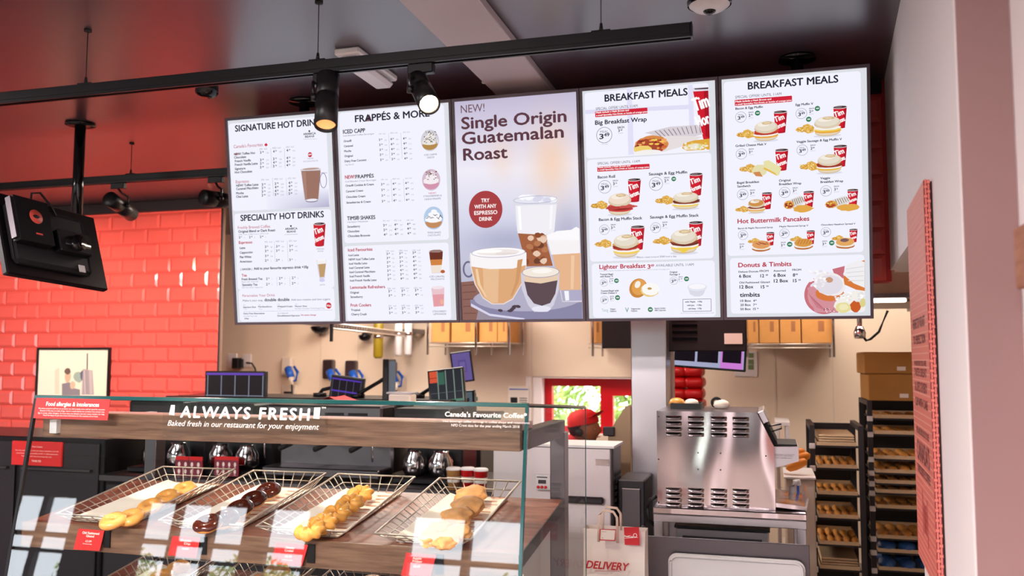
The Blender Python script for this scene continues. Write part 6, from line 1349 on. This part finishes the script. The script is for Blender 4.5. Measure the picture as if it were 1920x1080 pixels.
# ---- delivery bag
by = 3.64; a, b, c_, d = rect(1098, 990, 1213, 1080, by); zb2 = .62
t = thing('side_table', 'low pale counter the delivery bag stands on', 'counter', (a-.3, by, 0)); wb_(MB().box((-.95, by-.10, 0), (-.545, by+.20, zb2-.002), ch=.004), 'body', 'white_panel', t)
t = thing('delivery_bag', 'white paper takeaway bag marked DELIVERY with twisted handles', 'paper bag', ((a+c_)/2, by, zb2)); w2 = (c_-a)/2; hb = d-zb2
vs = []; n = 9; fs = []
for j in range(n):
    f = j/(n-1); z = hb*f; g = 1-.02*math.sin(f*3); dp = .065*(1-.35*f)
    for (x, y) in ((-w2*g, -dp), (0, -dp-.003*math.sin(7*f)), (w2*g, -dp), (w2*(g-.06*math.sin(f*math.pi)), 0), (w2*g, dp), (0, dp), (-w2*g, dp), (-w2*(g-.06*math.sin(f*math.pi)), 0)): vs.append((x, y, z))
for j in range(n-1):
    for i in range(8): fs.append((j*8+i, j*8+(i+1) % 8, (j+1)*8+(i+1) % 8, (j+1)*8+i))
fs.append(tuple(range(8))); MB().add(vs, fs).build('bag', mat('bag_paper', (240, 230, 224), .75, bump=.15, bscale=14), t)
hx = w2*.42
for y in (-.045, .045): MB().tube([(-w2*.50, y, hb-.05), (-w2*.48, y, hb+.055), (-w2*.36, y, hb+.075), (-w2*.02, y, hb+.072), (w2*.10, y, hb+.05), (w2*.12, y, hb-.05)], .0055, 8).build('handle', mat('handle_paper', (232, 208, 192), .7), t)
dy = -.0655
p = Print(Vector(t.location)+Vector((-w2, -.072, 0)), (1, 0, 0), (0, 0, 1)); p.ctx(1080, 740, 3.177)
sh_ = len(p.g['txt'][0]); p.T('DELIVERY', 58, 1032, 304, 44, 'c0242c'); V_ = p.g['txt'][0]; yb_ = p.uv(58, 1032)[1]
for i in range(sh_, len(V_)): x, y, z = V_[i]; V_[i] = (x+(y-yb_)*.25, y, z)
p.L(112, 1049, 260, 1050, 2.5, 'd05860')
p.P([(142, 800), (238, 802), (234, 872), (140, 868)], 'c83038'); p.P([(148, 804), (234, 808), (228, 866), (145, 862)], 'f4e8e0'); p.P([(285, 790), (376, 788), (380, 898), (290, 894)], 'd0202c'); p.T('RealCup', 288, 848, 340, 11, 'ffffff'); p.ring(352, 838, 12, 3, 'ffffff'); p.L(288, 856, 368, 850, 2, 'ffffff'); p.T('Date', 155, 818, 180, 5, '7c5c58', False); p.T('No.', 155, 856, 165, 6, '7c5c58', False)
p.build(t, 'printed_marks', 'printed_text', m_print)
# ---- stacked red sacks behind the toaster
gx = [(1252, 1285), (1281, 1318)]
t0 = thing('sack_trolley', 'tall trolley holding the stacked red bags', 'trolley', (at(1285, 770, Y=6.2).x, 6.2, 0)); cxx = at(1285, 770, Y=6.2).x; zbase = at(1285, 792, Y=6.2).z
wb_(MB().box((cxx-.32, 6.15, zbase-.03), (cxx+.22, 6.6, zbase-.002), ch=.003).box((cxx-.32, 6.15, 0), (cxx-.28, 6.19, zbase-.031)).box((cxx+.18, 6.15, 0), (cxx+.22, 6.19, zbase-.031)).box((cxx-.32, 6.56, 0), (cxx-.28, 6.6, zbase-.031)).box((cxx+.18, 6.56, 0), (cxx+.22, 6.6, zbase-.031)), 'frame', 'steel_dark', t0)
rowsn = ['bottom', 'second from bottom', 'middle', 'second from top', 'top']
ztop_ = at(1290, 686, Y=6.2).z; hh = (ztop_-zbase)/5
for c in range(2):
    xa2, xb2 = at(gx[c][0], 730, Y=6.2).x, at(gx[c][1], 730, Y=6.2).x
    for r in range(5):
        W = (xb2-xa2)*1.02; vs = []; fs = []; nu, nv = 24, 12
        sg = lambda q, e: math.copysign(abs(q)**e, q)
        for jj in range(nv+1):
            b_ = -math.pi/2+math.pi*jj/nv
            for ii in range(nu):
                a_ = 2*math.pi*ii/nu; vs.append((W/2*sg(math.cos(b_), .45)*sg(math.cos(a_), .3), .15+.15*sg(math.cos(b_), .45)*sg(math.sin(a_), .3), hh*.5+hh*.54*sg(math.sin(b_), .75)))
        for jj in range(nv):
            for ii in range(nu): fs.append((jj*nu+ii, jj*nu+(ii+1) % nu, (jj+1)*nu+(ii+1) % nu, (jj+1)*nu+ii))
        o = MB().add(vs, fs, smooth=True).build('red_bag', MATS['red_plastic'])
        o.location = ((xa2+xb2)/2+(r % 2)*.006, 6.2, zbase+hh*r); o.rotation_euler = (0, random.uniform(-.03, .03), 0)
        tag(o, '%s red bag in the %s stack behind the toaster' % (rowsn[r], ('left', 'right')[c]), 'bag', 'stacked red bags')
a, b, c_, d = rect(1262, 762, 1318, 769, 4.4); t = thing('food_tray', 'black tray of buns and wrappers on top of the toaster', 'tray', ((a+c_)/2, 4.36, Y0*0+at(1320, 772, Y=4.1).z+.001))
W = c_-a; MB().box((-W/2, -.08, 0), (W/2, .12, .006)).box((-W/2, -.08, .006), (W/2, -.074, .026)).box((-W/2, .114, .006), (W/2, .12, .026)).box((-W/2, -.074, .006), (-W/2+.006, .114, .026)).box((W/2-.006, -.074, .006), (W/2, .114, .026)).build('tray', MATS['black_satin'], t)
zt0 = t.location.z
for k, (dx, r, mt, s) in enumerate(((-.05, .04, 'cruller', 'golden bun on the left of the black tray'), (.02, .036, 'greaseproof', 'pale bun in the middle of the black tray'), (.16, .04, 'greaseproof', 'pale round bun on top of the toaster right of the black tray'))):
    o = MB().lathe([(0, 0), (r*.8, .002), (r, r*.35), (r*.8, r*.8), (r*.4, r), (0, r*1.05)], 20).build('bun', MATS[mt]); o.location = (t.location.x+dx, 4.38, zt0+(.007 if k < 2 else .001)); tag(o, s, 'bun')
c = at(1343, 762, Y=4.35); t = thing('cable_roll', 'small dark roll of tape on top of the toaster', 'tape', (c.x, 4.38, zt0+.028)); Mr = Matrix.Rotation(math.pi/2, 4, 'X')
MB().lathe([(.014, -.012), (.027, -.012), (.027, .012), (.014, .012), (.014, -.012)], 24, Mr, cap=False).build('ring', MATS['rubber_black'], t); MB().lathe([(.010, -.011), (.0138, -.011), (.0138, .011), (.010, .011), (.010, -.011)], 24, Mr, cap=False).build('core', MATS['cream_plastic'], t)
# ---- bread racks
mat('bread', (222, 152, 70), .6, var=.3, vscale=12, bump=.3, bscale=14); mat('tray_metal', (214, 186, 150), .4, metal=.6); mat('blue_wrap', (60, 100, 160), .3, var=.3, vscale=9)
def rack(label, x0, x1, Y, levels, ztop, seed, group):
    rnd = random.Random(seed); xa, xb = at(x0, 900, Y=Y).x, at(x1, 900, Y=Y).x; t = thing('bread_rack', label, 'rack', (xa, Y, 0)); dep = .55
    for x in (xa, xb-.03):
        for y in (Y, Y+dep-.03): wb_(MB().box((x, y, .05), (x+.03, y+.03, ztop), ch=.002), 'upright', 'dark_grey', t)
    for x in (xa, xb-.03): wb_(MB().box((x, Y+.031, ztop-.03), (x+.03, Y+dep-.031, ztop)), 'top_rail', 'dark_grey', t)
    wb_(MB().box((xa+.031, Y+dep-.02, .1), (xb-.031, Y+dep-.012, ztop-.02)), 'back_sheet', 'black_satin', t)
    for j, (py, kind) in enumerate(levels):
        z = at((x0+x1)/2, py, Y=Y).z
        wb_(MB().box((xa+.031, Y+.01, z-.012), (xb-.031, Y+dep-.025, z-.002), ch=.001), 'runner_shelf', 'dark_grey', t)
        for x in (xa-.004,): wb_(MB().box((x, Y-.018, z-.02), (x+.034, Y-.002, z+.012), ch=.003), 'shelf_clip', 'white_plastic', t)
        nm = ['top', 'second', 'third', 'fourth', 'fifth', 'sixth', 'seventh', 'eighth', 'ninth', 'tenth', 'eleventh', 'twelfth'][j]
        tr = thing('baking_tray', 'baking tray on the %s level of the %s' % (nm, group), 'tray', (xa+.04, Y+.005, z), 'baking trays in the '+group)
        W = xb-xa-.08; m = MB().box((0, 0, 0), (W, .5, .004)).box((0, 0, .004), (W, .004, .022)).box((0, .496, .004), (W, .5, .022)).box((0, .004, .004), (.004, .496, .022)).box((W-.004, .004, .004), (W, .496, .022)); m.build('tray', MATS['tray_metal'], tr)
        if kind == 'stack':
            for q in range(3): MB().box((.01, .01+.004*q, .023+.014*q), (W-.01, .48, .033+.014*q), ch=.002).build('stacked_tray', MATS['tray_metal'], tr)
        elif kind in ('buns', 'blue', 'flat'):
            n = 5 if kind != 'blue' else 3
            for q in range(n):
                r = W/n/2*.97; hz = {'buns': .034, 'blue': .06, 'flat': .02}[kind]
                for row in range(2):
                    o = link('bread_roll' if kind != 'blue' else 'wrapped_pack', roll_mesh(kind)); o.location = (xa+.04+r*(2*q+1)*1.03, Y+.09+.2*row, z+.005); o.scale = (r*rnd.uniform(.88, 1), .09, hz*rnd.uniform(.85, 1.1))
                    tag(o, ('%s %s from the left, %s row, %s level of the %s' % (('first', 'second', 'third', 'fourth', 'fifth')[q], {'buns': 'golden roll', 'flat': 'flat pastry', 'blue': 'blue wrapped pack'}[kind], ('front', 'back')[row], nm, group)), 'bread' if kind != 'blue' else 'pack', 'contents of the %s level of the %s' % (nm, group))
    return t
_rm = {}
def roll_mesh(kind):
    if kind not in _rm: _rm[kind] = MB().lathe([(0, 0), (.8, .02), (1, .35), (.85, .75), (.45, .97), (0, 1)], 14, cap=False).mesh('bread_roll', MATS['bread' if kind != 'blue' else 'blue_wrap'])
    return _rm[kind]
rack('lower bread rack in front, left of the tall rack', 1520, 1622, 5.6, ((836, 'stack'), (878, 'buns'), (928, 'flat'), (972, 'flat'), (1022, 'buns'), (1068, 'stack')), at(1570, 798, Y=5.6).z, 3, 'lower rack')
rack('tall bread rack at the back under two large cartons', 1630, 1772, 6.0, ((785, 'flat'), (815, 'flat'), (862, 'buns'), (888, 'buns'), (908, 'flat'), (926, 'flat'), (955, 'flat'), (1012, 'buns'), (1038, 'blue'), (1072, 'blue')), at(1680, 752, Y=6.0).z, 4, 'tall rack')
zc = at(1680, 752, Y=6.0).z
for k, (x0, y0, x1, y1, Y, s) in enumerate(((1628, 702, 1766, 750, 5.98, 'large brown cardboard carton directly on top of the tall bread rack'), (1620, 660, 1764, 701, 5.98, 'large brown cardboard carton topmost on the tall bread rack'))):
    a, b, c_, d = rect(x0, y0, x1, y1, Y); b = zc+.002 if k == 0 else zq+.003
    t = thing('large_carton', s, 'cardboard box', ((a+c_)/2, Y, b)); W = (c_-a)/2; H = d-b; zq = d
    MB().box((-W, 0, 0), (W, .5, H), ch=.005).build('box', mat('card_dark', (178, 128, 66), .85, var=.06, vscale=6), t); MB().box((-.03, -.0015, .02), (.02, -.0003, .045)).build('white_label', MATS['paper'], t)
# baguettes and white cabinet between toaster and rack
a, b, c_, d = rect(1474, 899, 1530, 1080, 4.9); t = thing('white_bin', 'white panelled bin left of the lower bread rack', 'bin', (a, 4.9, 0)); wb_(MB().box((a, 4.9, .0), (c_, 5.3, d), ch=.006), 'body', 'cream_plastic', t); wb_(MB().box((a-.006, 4.89, d+.001), (c_+.006, 5.31, d+.014), ch=.003), 'rim', 'white_plastic', t)
for k, (px, py, s) in enumerate(((1489, 878, 'uppermost orange loaf on the white bin, behind the toaster chute'), (1498, 872, 'orange loaf at the right on the white bin'), (1492, 890, 'front orange loaf lying on the white bin'))):
    q = at(px, py, Y=5.0); o = MB().lathe([(0, 0), (.02, .014), (.026, .05), (.025, .08), (.018, .11), (0, .12)], 16, cap=False).build('loaf', mat('loaf', (224, 140, 40), .5, var=.1)); o.location = (q.x-.05, 4.97+.03*(2-k), d+.042+(.048, .03, 0)[k]); o.rotation_euler = (0, 1.15, 0); tag(o, s, 'bread')
q = at(1486, 945, Y=4.42); t = thing('plastic_scraper', 'white and blue plastic scraper standing beside the toaster outfeed', 'scraper', (q.x, 4.5, zb_))
MB().tube([(0, 0, .0), (0, 0, .05), (.015, 0, .075), (.03, 0, .08), (.035, 0, .06)], [.012, .014, .014, .013, .01], 10).build('handle', MATS['white_plastic'], t); MB().box((.022, -.004, .0), (.034, .004, .06)).build('blade', MATS['blue_plastic'], t)
MB().box((-.012, -.012, -.001), (.036, .012, .0)).build('foot', MATS['white_plastic'], t)
# white shelf unit of the toaster's rear
a, b, c_, d = rect(1456, 802, 1482, 900, 5.2); t = thing('white_shelf_unit', 'white metal frame unit behind the toaster chute', 'shelf unit', (a, 5.35, 0))
wb_(MB().box((a, 5.35, 0), (a+.02, 5.37, d), ch=.002).box((c_-.02, 5.35, 0), (c_, 5.37, d), ch=.002).box((a, 5.75, 0), (a+.02, 5.77, d)).box((c_-.02, 5.75, 0), (c_, 5.77, d)), 'upright', 'white_plastic', t); wb_(MB().box((a-.004, 5.345, d+.001), (c_+.004, 5.78, d+.02)), 'top', 'white_plastic', t)
for z in (.5, .8, 1.05): wb_(MB().box((a+.021, 5.352, z), (c_-.021, 5.768, z+.012)), 'shelf', 'cream_plastic', t)
# ================================================================= THE WORKER
hx, hy = at(1096, 806, Y=5.9).x, 5.9; hz = at(1096, 806, Y=5.9).z
t = thing('person', 'person in a red cap and red top bending by the drive-through window, facing right', 'person', (hx-.45, hy, 0))
def skin(name, nodes, edges, m, parent, sub=2, root=0):
    me = bpy.data.meshes.new(name); me.from_pydata([n[:3] for n in nodes], edges, []); o = bpy.data.objects.new(name, me); COL.objects.link(o)
    sk = o.modifiers.new('k', 'SKIN')
    for i, n in enumerate(nodes): r = n[3]; me.skin_vertices[0].data[i].radius = (r, n[4] if len(n) > 4 else r)
    me.skin_vertices[0].data[root].use_root = True
    s = o.modifiers.new('s', 'SUBSURF'); s.levels = s.render_levels = sub
    dg = bpy.context.evaluated_depsgraph_get(); me2 = bpy.data.meshes.new_from_object(o.evaluated_get(dg)); me2.name = name
    bpy.data.objects.remove(o); me2.materials.clear(); me2.materials.append(m); me2.polygons.foreach_set('use_smooth', [True]*len(me2.polygons)); return link(name, me2, parent)
H = hz; X = .45
# body (one continuous surface): legs, pelvis, bent torso, neck, arms reaching down to the sill
N = [(0, 0, .90, .13, .16), (.14, 0, H-.22, .12, .15), (.30, 0, H-.14, .12, .17), (.38, 0, H-.09, .065, .07), (.42, 0, H-.05, .055, .055),
     (0, -.10, .84, .10), (.04, -.11, .48, .07), (-.02, -.11, .10, .045), (.10, -.12, .04, .04), (0, .10, .84, .10), (.02, .11, .48, .07), (-.06, .11, .10, .045), (.06, .12, .04, .04),
     (.30, -.18, H-.16, .065), (.36, -.24, H-.40, .045), (.56, -.18, H-.44, .032), (.30, .18, H-.16, .065), (.36, .24, H-.40, .045), (.56, .18, H-.44, .032)]
E_ = [(0, 1), (1, 2), (2, 3), (3, 4), (0, 5), (5, 6), (6, 7), (7, 8), (0, 9), (9, 10), (10, 11), (11, 12), (2, 13), (13, 14), (14, 15), (2, 16), (16, 17), (17, 18)]
MATS['red_top'] = mat('red_top', (196, 30, 40), .8, bump=.2, bscale=12)
skin('body', N, E_, MATS['red_top'], t)
for s in (-1, 1):
    for k in range(4): y = s*.18+(-.024+.016*k); skin('finger', [(.57, y, H-.445, .012), (.605, y, H-.455, .0095), (.63, y, H-.475, .0085), (.64-.004*abs(k-1), y, H-.495, .0075)], [(0, 1), (1, 2), (2, 3)], MATS['skin'], t, 1)
    skin('thumb', [(.56, s*.18-s*.02, H-.44, .013), (.585, s*.14, H-.46, .011), (.605, s*.135, H-.48, .009)], [(0, 1), (1, 2)], MATS['skin'], t, 1)
mat('cap_red', (214, 30, 30), .75)
# head faces +x, chin slightly down
bm = bmesh.new(); bmesh.ops.create_uvsphere(bm, u_segments=32, v_segments=24, radius=1)
for v in bm.verts:
    x, y, z = v.co; fx = max(0, x)
    jaw = 1-.32*max(0, -z)**1.5
    nx = x*.098*jaw+.012*fx*(1-abs(z)); ny = y*.076*jaw; nz = z*.118
    nose = math.exp(-((z+.12)/.16)**2-(y/.16)**2)*fx; nx += .024*nose
    brow = math.exp(-((z-.18)/.10)**2)*fx; nx += .005*brow
    eye = math.exp(-((z-.02)/.09)**2-((abs(y)-.38)/.14)**2)*fx; nx -= .010*eye
    lip = math.exp(-((z+.45)/.07)**2-(y/.32)**2)*fx; nx += .007*lip; chin = math.exp(-((z+.78)/.16)**2-(y/.3)**2)*fx; nx += .012*chin
    v.co = (nx, ny, nz)
me = bpy.data.meshes.new('head'); bm.to_mesh(me); bm.free(); me.materials.append(MATS['skin']); me.polygons.foreach_set('use_smooth', [True]*len(me.polygons))
hd = link('head', me, t, Matrix.Translation((X, 0, H)) @ Matrix.Rotation(-.12, 4, 'Y') @ Matrix.Rotation(-.25, 4, 'Z'))
for s in (-1, 1):
    MB().lathe([(0, -.011), (.008, -.008), (.011, 0), (.008, .008), (0, .011)], 12, Matrix.Translation((.083, s*.03, .003)), cap=False).build('eye', MATS['white_plastic'], hd)
    MB().lathe([(.0, -.004), (.02, -.003), (.024, .0), (.018, .006), (0, .005)], 14, Matrix.Translation((-.005, s*.074, -.01)) @ Matrix.Rotation(math.pi/2, 4, 'X') @ Matrix.Scale(1.3, 4, (0, 1, 0)), cap=False).build('ear', MATS['skin'], hd)
MB().box((.085, -.022, -.056), (.1035, .022, -.052), ch=.0015).build('mouth', mat('lips', (150, 70, 60), .5), hd)
MB().lathe([(.0, -.07), (.04, -.065), (.072, -.03), (.086, .02), (.07, .05)], 20, Matrix.Translation((-.032, 0, .01)), cap=False).build('hair', MATS['hair'], hd)
MB().lathe([(.105, .035), (.107, .06), (.10, .10), (.07, .128), (.03, .138), (0, .14)], 28, Matrix.Rotation(-.08, 4, 'Y'), cap=False).build('cap', MATS['cap_red'], hd)
g = []
for j in range(5):
    row = []
    for i in range(11): u = -1+2*i/10; r = .098+.075*(j/4)*math.sqrt(max(0, 1-.55*u*u)); a = u*.85; row.append((r*math.cos(a), .095*math.sin(a)*1.0, .045+.02*(j/4)-.02*u*u*(j/4)+.01))
    g.append(row)
br = MB().sheet(g).build('cap_brim', MATS['cap_red'], hd); br.matrix_local = Matrix.Translation((.0, 0, .01)) @ Matrix.Rotation(-.22, 4, 'Y'); sd_ = br.modifiers.new('t', 'SOLIDIFY'); sd_.thickness = .004
MB().tube([(-.01, .085, .0), (0, .08, .09), (0, 0, .142), (0, -.08, .09), (-.01, -.085, 0)], .006, 6).cyl((0, -.078, -.01), (0, -.098, -.01), .026, 16).cyl((0, .078, -.01), (0, .098, -.01), .026, 16).build('headset', MATS['rubber_black'], hd)
MB().tube([(0, -.095, -.02), (.05, -.09, -.06), (.10, -.05, -.07)], .0035, 6).build('microphone', MATS['rubber_black'], hd)
